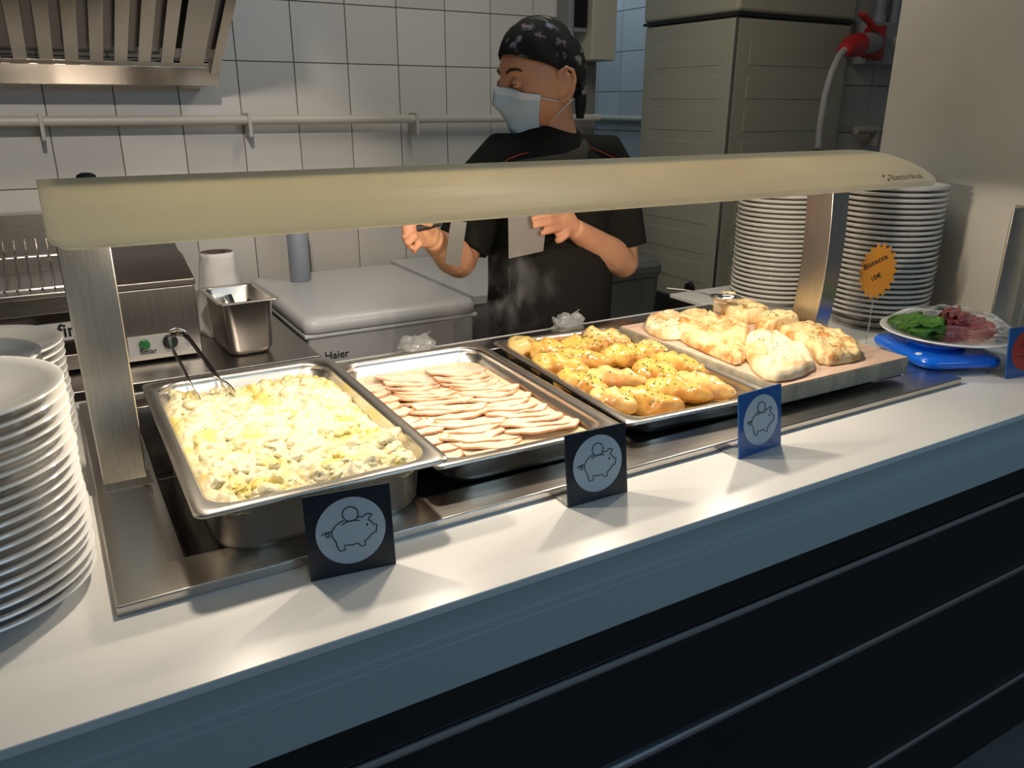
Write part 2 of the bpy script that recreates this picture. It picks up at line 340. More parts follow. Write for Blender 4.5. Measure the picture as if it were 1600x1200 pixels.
# ================================================================ SNEEZE GUARD
g = thing('sneeze_guard', 'cream curved sneeze guard on two steel posts over the food pans', 'sneeze guard')
xl, xr = 0.3315, 1.8344
cp = [(.195, .4445), (.165, .4470), (.13, .4478), (.10, .4465), (.07, .4430), (.04, .4370), (.01, .4285), (-.015, .4190), (-.035, .4075), (-.045, .4010), (-.050, .3945)]
L = [0]
for i in range(len(cp) - 1, 0, -1): L.insert(0, L[0] + math.hypot(cp[i][0] - cp[i - 1][0], cp[i][1] - cp[i - 1][1]))
def rowx(d, r_=0.022):
    return 0 if d >= r_ else r_ - math.sqrt(max(0, r_ * r_ - (r_ - d) ** 2))
m_ = MB(); NX = 24; rows = []
cp2 = []; L2 = []
for i in range(len(cp) - 1):
    for k in range(4 if i < len(cp) - 4 else 8):
        t = k / (4 if i < len(cp) - 4 else 8); cp2.append((cp[i][0] * (1 - t) + cp[i + 1][0] * t, cp[i][1] * (1 - t) + cp[i + 1][1] * t)); L2.append(L[i] * (1 - t) + L[i + 1] * t)
cp2.append(cp[-1]); L2.append(0)
vs = []; fs = []
for (y, z), d in zip(cp2, L2):
    ins = rowx(d)
    for k in range(NX + 1): vs.append((xl + ins + (xr - xl - 2 * ins) * k / NX, y, z))
for i in range(len(cp2) - 1):
    for k in range(NX): a = i * (NX + 1) + k; fs.append((a, a + 1, a + NX + 2, a + NX + 1))
m_.add(vs, fs).build('curved_screen', cream, g, solid=0.006, bevel=0.0012)
sg = MB(); cq = [(.232, .4395), (.215, .4425), (.1955, .4445)]
sg.add([(x, y, z) for y, z in cq for x in (xl, xr)], [(0, 1, 3, 2), (2, 3, 5, 4)]).build('clear_edge', smoke_glass, g, solid=0.006)
for x in (0.388, 1.778):
    MB().lathe([(0.0001, 0.006), (0.006, 0.0055), (0.011, 0.003), (0.012, 0.0), (0.012, -0.004)], seg=20).build('screw_cap', black_plastic, g).location = (x, 0.196, 0.4480)
# lamp channel under the guard
MB().box(0.345, 1.82, 0.085, 0.115, 0.420, 0.4385).build('lamp_channel', steel_x, g, bevel=0.002)
MB().box(0.345, 1.82, 0.115, 0.228, 0.428, 0.434).build('lamp_bracket', steel_x, g)
MB().box(0.345, 1.82, 0.2265, 0.2295, 0.402, 0.428).build('light_cutoff_lip', steel_x, g)  # unseen lip added to keep lamp light off the upper wall
for x in LAMPS:
    MB().tube([(x, 0.10, 0.421), (x, 0.10, 0.412)], 0.014, 14).build('lamp_holder', steel_x, g)
    MB().ell((x, 0.10, 0.407), (0.011, 0.011, 0.009), 14, 8).build('lamp_bulb', bulb_m, g)
def post(px, parent, top=0.43, y=0.190, w_=0.060, dep=0.022):
    q = MB(); rows_ = []
    vs = []; fs = []
    N = 12
    for i in range(N + 1):
        z = 0.0135 + (top - 0.0135) * i / N; t = i / N
        dy = -0.012 * math.sin(PI * t) + 0.012 * (1 - t) ** 6; wx = w_ * (0.97 + 0.10 * t)
        lean = -0.004 * t
        for sx, sy in ((0, 0), (1, 0), (1, 1), (0, 1)): vs.append((px + lean + (sx) * wx, y + dy + sy * dep, z))
    for i in range(N):
        for k in range(4): fs.append((i * 4 + k, i * 4 + (k + 1) % 4, i * 4 + 4 + (k + 1) % 4, i * 4 + 4 + k))
    fs += [(3, 2, 1, 0), (N * 4, N * 4 + 1, N * 4 + 2, N * 4 + 3)]
    q.add(vs, fs); return q.build('post', steel_z, parent, bevel=0.002, sharp=50)
post(0.3425, g, dep=0.05); post(1.802, g, y=0.165, w_=0.050, dep=0.070)
for px, wx in ((0.3425, 0.064), (1.800, 0.054)):
    MB().box(px - 0.002, px + wx, 0.176, 0.226, 0.0131, 0.0155).build('foot_flange', steel_x, g)
# maker's name
def on_screen(x, s_, off=0.0034):   # s_ = distance up the screen from its front edge
    for i in range(len(L2) - 1):
        if L2[i + 1] <= s_ <= L2[i]:
            t = (s_ - L2[i + 1]) / (L2[i] - L2[i + 1]); a = Vector((0, *cp2[i + 1])); b_ = Vector((0, *cp2[i])); d = (b_ - a).normalized(); n_ = Vector((0, -d.z, d.y)); q_ = a.lerp(b_, t) + n_ * off; return Vector((x, q_.y, q_.z))
tx = text('maker_name', 'Electrolux', 0.0225, Matrix.Identity(4), ink_brown, g, 0.0, 0.0002)
for v_ in tx.data.vertices: v_.co = on_screen(1.706 + v_.co.x, 0.016 + v_.co.y)
em = MB()
for a0, a1, cz in ((40, 230, 0.0265), (220, 410, 0.0195)):
    em.tube([on_screen(1.693 + 0.0045 * math.cos(math.radians(a)), cz + 0.0045 * math.sin(math.radians(a))) for a in range(a0, a1, 16)], 0.0009, 6)
em.build('maker_emblem', ink_brown, g)

# second guard post at the right
g2 = thing('guard_post', 'brushed steel guard post standing right of the salad plate', 'post', (2.215, 0.0, 0.0), 0.0)
q = MB(); q.prism([(0, 0), (0.088, 0.0), (0.088, 0.006), (0, 0.006)], 0.0005, 0.322); q.build('front_plate', steel_z, g2, bevel=0.0015)
MB().box(0.084, 0.090, 0.007, 0.045, 0.0005, 0.322).build('side_plate', steel_dark, g2, bevel=0.001)

# ================================================================ PANS
def make_pan(name, label, x, y, zr, rot, depth):
    root = thing(name, label, 'pan', (x, y, 0.0), rot)
    W_, D_ = 0.325, 0.53; b_ = MB()
    def ring(ins, r_): return [(p[0] + W_ / 2, p[1] + D_ / 2) for p in rrect(W_ - 2 * ins, D_ - 2 * ins, r_, 7)]
    zb = zr - depth
    R_ = [(ring(0.0005, .014), zr - .0045), (ring(0, .014), zr - .002), (ring(0.001, .014), zr), (ring(0.008, .02), zr + .0005), (ring(0.0165, .038), zr), (ring(0.0185, .040), zr - .002)]
    R_ += [(ring(0.0195, .042), zr - .006), (ring(0.0195, .042), zr - .011), (ring(0.023, .044), zr - .014), (ring(0.026, .046), zb + .018), (ring(0.030, .046), zb + .008), (ring(0.038, .044), zb + .002), (ring(0.048, .04), zb)]
    loft(b_, R_); bo = b_.build('pan_body', steel_pan, root, solid=0.0014, sharp=60); return root
p1 = make_pan('food_pan', 'deep steel pan heaped with pale buttery mashed potato, leftmost of the three', 0.4252, -0.1127, 0.0895, -0.003, 0.0835)
p2 = make_pan('food_pan', 'steel pan of sliced roast meat in cream sauce, middle of the three', 0.7454, -0.0742, 0.0597, -0.032, 0.054)
p3 = make_pan('food_pan', 'steel pan of roast chicken pieces beside the wooden board', 1.0975, -0.0597, 0.0490, -0.068, 0.0435)

# potato
nx, ny = 110, 180
W_, D_ = 0.325 - 0.046, 0.53 - 0.046
rrp = None
vs = []; fs = []
def pot_h(u, v):
    p = Vector((u * 1.0, v * 1.0, 0))
    a = noise.fractal(Vector((u * 14, v * 14, 1.3)), 0.7, 2.1, 5)
    c = 1 - abs(noise.noise(Vector((u * 34 + 5, v * 26, 2.0)))) * 2
    d = 1 - abs(noise.noise(Vector((u * 75 + 9, v * 60, 6.0)))) * 2
    e = noise.noise(Vector((u * 160, v * 150, 3.0)))
    return 0.010 * a + 0.007 * c + 0.0045 * d + 0.0022 * e
for j in range(ny + 1):
    for i in range(nx + 1):
        u = (i / nx - .5) * W_; v_ = (j / ny - .5) * D_
        ax = W_ / 2 - abs(u); ay = D_ / 2 - abs(v_)
        r_ = 0.04
        if ax < r_ and ay < r_:
            dd = r_ - math.hypot(r_ - ax, r_ - ay)
        else: dd = min(ax, ay)
        # pull the corner in
        if dd < 0:
            k = r_ / math.hypot(r_ - ax, r_ - ay); sx = 1 if u > 0 else -1; sy = 1 if v_ > 0 else -1
            u = sx * (W_ / 2 - r_ + (r_ - ax) * k); v_ = sy * (D_ / 2 - r_ + (r_ - ay) * k); dd = 0
        bank = min(1, max(0, dd) / 0.02) ** 0.6
        far = max(0, (v_ - D_ / 2 + 0.07) / 0.07)
        z = 0.066 + 0.010 * bank + pot_h(u, v_) * (0.5 + 0.5 * bank) - 0.014 * far
        vs.append((u + 0.1625, v_ + 0.265, z))
for j in range(ny):
    for i in range(nx): a = j * (nx + 1) + i; fs.append((a, a + 1, a + nx + 2, a + nx + 1))
pm = MB().add(vs, fs)
rnd = random.Random(3)
for k in range(330):
    u = rnd.uniform(-W_ / 2 + .020, W_ / 2 - .020); v_ = rnd.uniform(-D_ / 2 + .012, D_ / 2 - .035)
    if W_ / 2 - abs(u) < .03 and D_ / 2 - abs(v_) < .03: continue
    s_ = rnd.choice([.005, .007, .009, .012, .016]); M_ = Matrix.Translation((u + .1625, v_ + .265, 0.0745 + pot_h(u, v_) - s_ * 0.22)) @ Matrix.Rotation(rnd.uniform(0, PI), 4, 'Z') @ Matrix.Rotation(rnd.uniform(-.4, .4), 4, 'X')
    t = MB().ell((0, 0, 0), (s_ * rnd.uniform(0.9, 1.5), s_ * .9, s_ * rnd.uniform(.5, .75)), 18, 12)
    t.v = [tuple(Vector(q_) * (1 + 0.55 * nz(q_, 1.1 / s_, k) + 0.22 * nz(q_, 420, k))) for q_ in t.v]
    t.v = [tuple(M_ @ Vector(q_)) for q_ in t.v]; pm.add(t.v, t.f)
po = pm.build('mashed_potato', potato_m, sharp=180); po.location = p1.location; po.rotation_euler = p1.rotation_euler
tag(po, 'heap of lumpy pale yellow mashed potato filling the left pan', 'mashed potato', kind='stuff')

# sauce
sp = MB(); n1 = 50
pts = rrect(0.325 - 0.051, 0.53 - 0.051, 0.042, 7)
def surf(mb, pts, cx, cy, z, amp, rings=18):
    vs = [(cx, cy, z)]; n = len(pts)
    for r_ in range(1, rings + 1):
        for p in pts:
            x, y = p[0] * r_ / rings, p[1] * r_ / rings
            vs.append((cx + x, cy + y, z + (amp * nz((x, y, 0), 30, 2) if r_ < rings else 0)))
    fs = [(0, 1 + k, 1 + (k + 1) % n) for k in range(n)]
    for r_ in range(rings - 1):
        for k in range(n): a = 1 + r_ * n; fs.append((a + k, a + n + k, a + n + (k + 1) % n, a + (k + 1) % n))
    mb.add(vs, fs)
surf(sp, pts, 0.1625, 0.265, 0.0325, 0.002)
so = sp.build('cream_sauce', sauce_m, sharp=180); so.location = p2.location; so.rotation_euler = p2.rotation_euler
tag(so, 'smooth pale cream sauce pooled around the sliced meat in the middle pan', 'sauce', kind='stuff')
jp = MB(); surf(jp, rrect(0.325 - 0.066, 0.53 - 0.066, 0.04, 7), 0.1625, 0.265, 0.0125, 0.001)
jo = jp.build('cooking_juice', juice_m, sharp=180); jo.location = p3.location; jo.rotation_euler = p3.rotation_euler
tag(jo, 'glossy brown cooking juice under the roast chicken', 'juice', kind='stuff')

# meat slices
def slice_mesh(seed, a=0.060, b_=0.041):
    m_ = MB(); n = 30; rings = [0.0, 0.35, 0.65, 0.88, 0.965, 1.0]; r0 = random.Random(seed); ph = r0.uniform(0, 6)
    def P(t, s_):
        rr = 1 + 0.10 * math.sin(2 * t + ph) + 0.06 * math.sin(3 * t + ph * 2) + 0.03 * math.sin(7 * t + ph)
        x = a * s_ * rr * math.cos(t); y = b_ * s_ * rr * math.sin(t)
        return x, y, 0.0022 * nz((x, y, 0), 40, seed) + 0.0013 * s_ * math.sin(5 * t + ph)
    for side, dz in ((0, 0.0016), (1, -0.0016)):
        vs = [P(0, 0)]; vs[0] = (vs[0][0], vs[0][1], vs[0][2] + dz)
        for s_ in rings[1:]:
            for k in range(n):
                x, y, z = P(2 * PI * k / n, s_); vs.append((x, y, z + dz))
        f1 = [(0, 1 + k, 1 + (k + 1) % n) for k in range(n)]
        m_.add(vs, f1, 0)
        o_ = len(m_.v) - len(vs)
        for r_ in range(len(rings) - 2):
            for k in range(n):
                q_ = o_ + 1 + r_ * n; m_.f.append((q_ + k, q_ + n + k, q_ + n + (k + 1) % n, q_ + (k + 1) % n)); m_.mi.append(1 if r_ >= len(rings) - 3 else 0)
    N1 = 1 + (len(rings) - 1) * n
    for k in range(n):
        a_ = N1 - n + k; b2 = N1 - n + (k + 1) % n; m_.f.append((a_, b2, b2 + N1, a_ + N1)); m_.mi.append(1)
    return m_
ORD2 = ['', 'second', 'third', 'fourth', 'fifth', 'sixth', 'seventh', 'eighth', 'ninth', 'tenth', 'eleventh', 'twelfth', 'thirteenth', 'fourteenth', 'fifteenth', 'sixteenth', 'seventeenth']
rows_def = [('left', 0.786, 0.350, 0.005, 11, -0.15, 'slice of roast meat in the left row of the middle pan'),
            ('centre', 0.880, 0.362, -0.004, 17, -0.42, 'slice of roast meat in the centre row of the middle pan'),
            ('right', 0.985, 0.352, 0.030, 15, -0.42, 'slice of roast meat in the right row of the middle pan')]
smeshes = []
for k in range(6):
    t = slice_mesh(k + 2).build('meat_slice', [meat_m, crust_m], sharp=50); smeshes.append(t.data); bpy.data.objects.remove(t)
rnd = random.Random(11)
for nm, x0, y0, y1, cnt, rot, lab in rows_def:
    for k in range(cnt):
        t = k / (cnt - 1); o = bpy.data.objects.new('meat_slice', smeshes[rnd.randrange(6)]); C.objects.link(o)
        xx = x0 + rnd.uniform(-.004, .004) + (0.0 if nm != 'centre' else 0.008 * (1 - t)); yy = y0 + (y1 - y0) * t
        o.location = (xx, yy, 0.0375 + rnd.uniform(-.001, .001)); sc = rnd.uniform(.92, 1.05) * (0.85 if nm == 'left' else 1)
        o.scale = (sc, sc, 1); o.rotation_euler = (-0.115 + rnd.uniform(-.03, .03), rnd.uniform(-.05, .05), rot * (1 - 0.45 * t) + rnd.uniform(-.08, .08))
        l2 = ('farthest ' + lab) if k == 0 else (('nearest ' + lab) if k == cnt - 1 else 'roast meat slice, %s from the far end of the %s row' % (ORD2[k], nm))
        tag(o, l2, 'meat slice', 'roast meat slices in the %s row' % nm)

# chicken
CH = [[(1.160, 0.425), (1.232, 0.455)], [(1.198, 0.405), (1.240, 0.340)], [(1.254, 0.385), (1.345, 0.359)], [(1.340, 0.425), (1.394, 0.345)], [(1.207, 0.329), (1.284, 0.254)], [(1.285, 0.277), (1.392, 0.252)], [(1.400, 0.300), (1.425, 0.225)], [(1.158, 0.328), (1.21, 0.223)], [(1.146, 0.216), (1.178, 0.121)], [(1.195, 0.196), (1.268, 0.121)], [(1.314, 0.2), (1.328, 0.1)], [(1.370, 0.217), (1.395, 0.105)], [(1.320, 0.095), (1.362, -0.009)], [(1.255, 0.094), (1.315, -0.004)], [(1.193, 0.082), (1.241, -0.013)], [(1.148, 0.100), (1.165, 0.021)], [(1.268, 0.455), (1.280, 0.425)], [(1.207, 0.140), (1.217, 0.080)]]
CL = ['fat curled roast chicken piece in the far left corner of the pan', 'roast chicken leg with a dark browned end, second from the left in the far row',
 'long herb-flecked roast chicken piece in the middle of the far row', 'roast chicken piece in the far right corner of its pan', 'golden chicken piece just in front of the browned leg end',
 'long glossy chicken piece crossing the middle of the second row', 'chicken piece against the right wall of the pan, second row', 'pale chicken piece along the left wall of the pan, second row',
 'herb-covered chicken piece on the left wall, third row', 'smooth plump chicken piece left of centre in the third row', 'short dark-ended chicken piece with most parsley, centre of the pan',
 'shiny chicken piece against the right wall, third row', 'large pale chicken piece nearest the blue pig sign', 'broad chicken piece at the middle of the front row',
 'chicken piece in the front row left of the broad one', 'chicken piece wedged in the near left corner of the pan', 'small browned knuckle sticking up in the far row', 'small dark piece peeping out between third and front rows']
CH = [[(1.135 + (a - 1.135) * 1.07, b_) for a, b_ in q_] for q_ in CH]
rnd = random.Random(5)
for k, ((ax, ay), (bx_, by_)) in enumerate(CH):
    A = Vector((ax, ay, 0)); B = Vector((bx_, by_, 0)); Ln = (B - A).length + 0.016; d = (B - A).normalized(); ang = math.atan2(d.y, d.x)
    t = MB(); N = 22; SG = 22; big = 0.0295 if k < 16 else 0.013
    if Ln < 0.07 and k < 16: big = 0.023
    vs = [(-Ln / 2, 0, 0)]
    for i in range(1, N):
        s_ = i / N; r_ = big * (math.sin(PI * min(1, s_ ** 0.8)) ** 0.42) * (1.06 - 0.34 * s_)
        for j in range(SG):
            a = 2 * PI * j / SG; x = (s_ - .5) * Ln; y = r_ * math.cos(a) * 1.05; z = r_ * math.sin(a) * 0.88
            bend = 0.006 * math.sin(PI * s_) * (1 if k % 2 else -1); q_ = Vector((x, y + bend, z))
            q_ += Vector((0, y, z)) * (0.40 * nz((x, y, z), 36, k * 1.7) + 0.20 * nz((x, y, z), 90, k)); vs.append(tuple(q_))
    vs.append((Ln / 2, 0, 0)); e = len(vs) - 1; fs = []; mi = []
    for j in range(SG): fs.append((0, 1 + (j + 1) % SG, 1 + j)); fs.append((e, e - SG + j, e - SG + (j + 1) % SG))
    for i in range(N - 2):
        for j in range(SG): fs.append((1 + i * SG + j, 1 + i * SG + (j + 1) % SG, 1 + (i + 1) * SG + (j + 1) % SG, 1 + (i + 1) * SG + j))
    t.add(vs, fs)
    o = t.build('chicken_piece', chick_m if k % 3 else chick2_m, sharp=180)
    if k >= 16: o.data.materials[0] = bone_m
    o.location = ((ax + bx_) / 2, (ay + by_) / 2, 0.012 + big * 0.86 + (0.012 if k == 16 else 0)); o.rotation_euler = (rnd.uniform(-.3, .3), 0.0 if k < 16 else -.5, ang)
    tag(o, CL[k], 'chicken piece', 'roast chicken pieces in the right pan')
    if k in (1, 10):
        kb = MB().ell((0, 0, 0), (0.012, 0.010, 0.009), 12, 8); kb.v = [tuple(Vector(q_) * (1 + .3 * nz(q_, 120, k))) for q_ in kb.v]
        kk = kb.build('bone_end', bone_m, o); kk.location = (Ln / 2 - 0.004, 0, 0.002)
    if k < 16:
        hb = MB()
        for _ in range(26 if k in (2, 4, 5, 8, 10, 13) else 12):
            i = rnd.randrange(3, N - 4); j = rnd.randrange(2, SG // 2 - 1); q_ = Vector(vs[1 + i * SG + j]) * 1.015 + Vector((0, 0, .0006)); s_ = rnd.uniform(.0012, .0026); a = rnd.uniform(0, 6)
            M_ = Matrix.Translation(q_) @ Matrix.Rotation(a, 4, 'Z')
            hb.prism([(-s_, -s_ * .5), (s_, -s_ * .3), (s_ * .7, s_ * .6), (-s_ * .5, s_ * .7)], -.0004, .0006, M_)
        h_ = hb.build('parsley', herb_m, o); h_['kind'] = 'stuff'

# tongs
tg = MB()
def strip(mb, pts, w_, th, ref):   # flat strip along path
    mb.tube(pts, [(w_ if not isinstance(w_, list) else w_[i], th) for i in range(len(pts))], 8, ref=ref)
loop = []
c0 = Vector((0.508, 0.535, 0.132))
L1 = [Vector((0.500, 0.287, 0.088)), Vector((0.497, 0.310, 0.093)), Vector((0.496, 0.40, 0.108)), Vector((0.492, 0.49, 0.122)), Vector((0.493, 0.535, 0.130)), Vector((0.500, 0.556, 0.134)), Vector((0.510, 0.563, 0.135)),
      Vector((0.521, 0.554, 0.134)), Vector((0.526, 0.535, 0.130)), Vector((0.530, 0.49, 0.122)), Vector((0.538, 0.40, 0.107)), Vector((0.543, 0.335, 0.096))]
tg_t = thing('serving_tongs', 'steel serving tongs dipped in the mashed potato over the far left rim', 'tongs')
tb = MB(); tb.tube(L1[1:], [(0.0012, 0.0085)] * 11, 8, ref=(0, 0, 1)); tb.build('spring_arm', chrome, tg_t)
for a, b_ in (((0.497, 0.312, 0.093), (0.501, 0.282, 0.080)), ((0.543, 0.337, 0.096), (0.556, 0.296, 0.084))):
    A = Vector(a); B = Vector(b_); t = MB()
    t.tube([A, A.lerp(B, .4), A.lerp(B, .75), B], [(0.0012, 0.008), (0.002, 0.013), (0.002, 0.013), (0.0015, 0.008)], 8, ref=(0, 0, 1)); t.build('gripper', chrome, tg_t)

# ================================================================ BOARD AND BREAD
bd = thing('cutting_board', 'thick worn wooden cutting board carrying the focaccia', 'cutting board', (1.427, -0.076, 0.025), -0.006)
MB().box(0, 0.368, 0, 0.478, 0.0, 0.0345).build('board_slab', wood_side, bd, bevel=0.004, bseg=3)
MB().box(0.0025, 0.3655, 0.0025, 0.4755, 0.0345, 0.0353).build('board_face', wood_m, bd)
for fx, fy in ((0.04, 0.13), (0.04, 0.41), (0.32, 0.13), (0.32, 0.41)): MB().box(fx - .02, fx + .02, fy - .015, fy + .015, -0.0198, 0.0).build('foot', black_plastic, bd)
def bread(outline, Hh, seed, zb, name_label, m, hole=None, cell=0.0045, rise=0.0):
    O = [Vector((a, b_)) for a, b_ in outline]; n = len(O); Hh *= 0.78
    c_ = sum(O, Vector((0, 0))) / n; O = [c_ + (p - c_) * 1.06 for p in O]
    xs = [p.x for p in O]; ys = [p.y for p in O]
    # smooth the outline
    for _ in range(1):
        O2 = []
        for i in range(len(O)): a = O[i]; b_ = O[(i + 1) % len(O)]; O2 += [a.lerp(b_, .22), a.lerp(b_, .78)]
        O = O2
    cx = sum(p.x for p in O) / len(O); cy = sum(p.y for p in O) / len(O)
    R = []; K = len(O) * 4
    for i in range(len(O)):
        for k in range(4): R.append(O[i].lerp(O[(i + 1) % len(O)], k / 4))
    cen = Vector((cx, cy)); rings = 16; m_ = MB(); K = len(R)
    def h(p, s_):
        e = 1 - s_; d = min(1, e * 4.5)
        prof = (d * (2 - d)) ** 0.5 * (0.86 + 0.14 * s_)
        z = zb + Hh * (0.25 + 0.75 * prof) + rise * ((p.x - cx) * 2)
        z += 0.008 * prof * noise.fractal(Vector((p.x * 20, p.y * 20, seed)), 0.6, 2.2, 5) - 0.006 * max(0, noise.noise(Vector((p.x * 55, p.y * 55, seed + 5)))) * 2 * prof
        if hole:
            dh = (p - Vector(hole[:2])).length / hole[2]
            if dh < 1: z -= (Hh * 0.92) * (1 - dh * dh) ** 0.7
        return z
    vs = [(cx, cy, h(cen, 0))]
    for r_ in range(1, rings + 1):
        s_ = (r_ / rings) ** 0.85
        for p in R:
            q_ = cen.lerp(p, s_); q_ = q_ + (q_ - cen) * (0.04 * noise.noise(Vector((q_.x * 40, q_.y * 40, seed)))) * s_
            vs.append((q_.x, q_.y, h(q_, s_)))
    for p in R: q_ = cen.lerp(p, 1.0) + (p - cen) * (0.04 * noise.noise(Vector((p.x * 40, p.y * 40, seed)))); vs.append((q_.x, q_.y, zb + 0.003))
    for p in R: q_ = cen.lerp(p, 0.965); vs.append((q_.x, q_.y, zb))
    fs = [(0, 1 + k, 1 + (k + 1) % K) for k in range(K)]
    for r_ in range(rings + 1):
        a = 1 + r_ * K
        for k in range(K): fs.append((a + k, a + K + k, a + K + (k + 1) % K, a + (k + 1) % K))
    fs.append(tuple(1 + (rings + 1) * K + k for k in range(K)))
    m_.add(vs, fs); o = m_.build('focaccia_piece', m, sharp=180)
    if hole is not False:
        r0 = random.Random(seed * 7); hb = MB()
        for _ in range(26):
            s_ = r0.uniform(0, .75); p = R[r0.randrange(K)]; q_ = cen.lerp(p, s_); z = h(q_, s_) + .001; w2 = r0.uniform(.001, .0022)
            M_ = Matrix.Translation((q_.x, q_.y, z)) @ Matrix.Rotation(r0.uniform(0, 6), 4, 'Z'); hb.prism([(-w2, -w2 * .4), (w2, -w2 * .3), (w2 * .6, w2 * .5)], -.0005, .0006, M_)
        hh = hb.build('dried_herbs', herb_m, o); hh['kind'] = 'stuff'
    tag(o, name_label, 'bread', 'focaccia pieces on the board'); return o
ZB = 0.0606
bread([(1.463, 0.349), (1.507, 0.396), (1.554, 0.406), (1.595, 0.391), (1.559, 0.328), (1.486, 0.243), (1.441, 0.255), (1.441, 0.302)], 0.026, 1.0, ZB, 'rounded floury bread end at the far left of the board', bread_p)
bread([(1.548, 0.359), (1.622, 0.391), (1.658, 0.370), (1.632, 0.312), (1.669, 0.276), (1.658, 0.229), (1.585, 0.166), (1.465, 0.056), (1.446, 0.066), (1.454, 0.131), (1.462, 0.218), (1.500, 0.287)], 0.032, 2.0, ZB, 'long bright yellow-crusted focaccia piece left of the floury curled one', bread_m)
bread([(1.556, 0.134), (1.601, 0.171), (1.643, 0.171), (1.658, 0.140), (1.629, 0.087), (1.616, 0.040), (1.567, -0.035), (1.491, -0.057), (1.428, -0.049), (1.449, 0.009), (1.509, 0.091)], 0.035, 3.0, ZB, 'floury curled focaccia piece with a hole, nearest on the board', bread_p, hole=(1.590, 0.088, 0.024))
bread([(1.674, 0.155), (1.726, 0.176), (1.763, 0.166), (1.786, 0.114), (1.765, 0.058), (1.710, -0.023), (1.674, -0.043), (1.585, -0.033), (1.632, 0.035), (1.648, 0.082)], 0.036, 4.0, ZB, 'herb-sprinkled square focaccia piece at the right of the board', bread_m)
bread([(1.653, 0.202), (1.716, 0.255), (1.778, 0.239), (1.778, 0.182), (1.726, 0.184), (1.663, 0.171)], 0.046, 5.0, ZB, 'golden focaccia piece just behind the herb-sprinkled square one', bread_m)
bread([(1.669, 0.291), (1.700, 0.359), (1.778, 0.359), (1.786, 0.281), (1.737, 0.260), (1.679, 0.270)], 0.044, 6.0, ZB, 'browned focaccia corner in front of the left plate stack', bread_m)
bread([(1.710, 0.399), (1.752, 0.403), (1.775, 0.389), (1.763, 0.368), (1.716, 0.370)], 0.060, 7.0, ZB, 'small pale bread end peeping out farthest back on the board', bread_p)
# serving spoon lying on the bread
ss = thing('serving_spoon', 'steel serving spoon with a dark handle lying over the far bread pieces', 'spoon', (1.66, 0.350, 0.112), 2.35)
sb = MB(); vs = []; fs = []
for i in range(9):
    for k in range(20):
        rr = i / 8; a = 2 * PI * k / 20; vs.append((0.036 * rr * math.cos(a) - 0.03, 0.026 * rr * math.sin(a), -0.014 * (1 - rr * rr) + 0.004))
for i in range(8):
    for k in range(20): fs.append((i * 20 + k, i * 20 + (k + 1) % 20, i * 20 + 20 + (k + 1) % 20, i * 20 + 20 + k))
sb.add(vs, fs).build('spoon_bowl', chrome, ss, solid=0.0016)
MB().tube([(0.004, 0, 0.004), (0.03, 0, 0.010), (0.07, 0, 0.014), (0.105, 0, 0.016)], [(0.006, 0.0018), (0.004, 0.002), (0.005, 0.002), (0.007, 0.002)], 8).build('spoon_handle', steel_dark, ss)

# crumpled clear film lumps on the back strip
def film_lump(x, y, lab, seed, s_=1.0):
    m_ = MB(); m_.ell((0, 0, 0.018 * s_), (0.045 * s_, 0.028, 0.020 * s_), 26, 16)
    m_.v = [tuple(Vector((a * (1 + .35 * nz((a, b_, c), 45, seed)), b_ * (1 + .3 * nz((a, b_, c), 55, seed)), max(0.0006, c * (1 + .55 * nz((a, b_, c), 60, seed))))) ) for a, b_, c in m_.v]
    o = m_.build('plastic_film', film, sharp=40); o.location = (x, y, 0.0); tag(o, lab, 'plastic film')
    t = MB().tube([(-0.06, -0.004, 0.004), (0.0, 0.0, 0.030), (0.035, 0.0, 0.048)], [(0.010, 0.0008), (0.008, 0.0008), (0.002, 0.0006)], 8); t.build('film_fold', film, o)
film_lump(1.02, 0.618, 'crumpled clear plastic film behind the sliced meat pan', 1.0)
film_lump(1.435, 0.618, 'crumpled clear plastic film behind the roast chicken pan', 4.0)

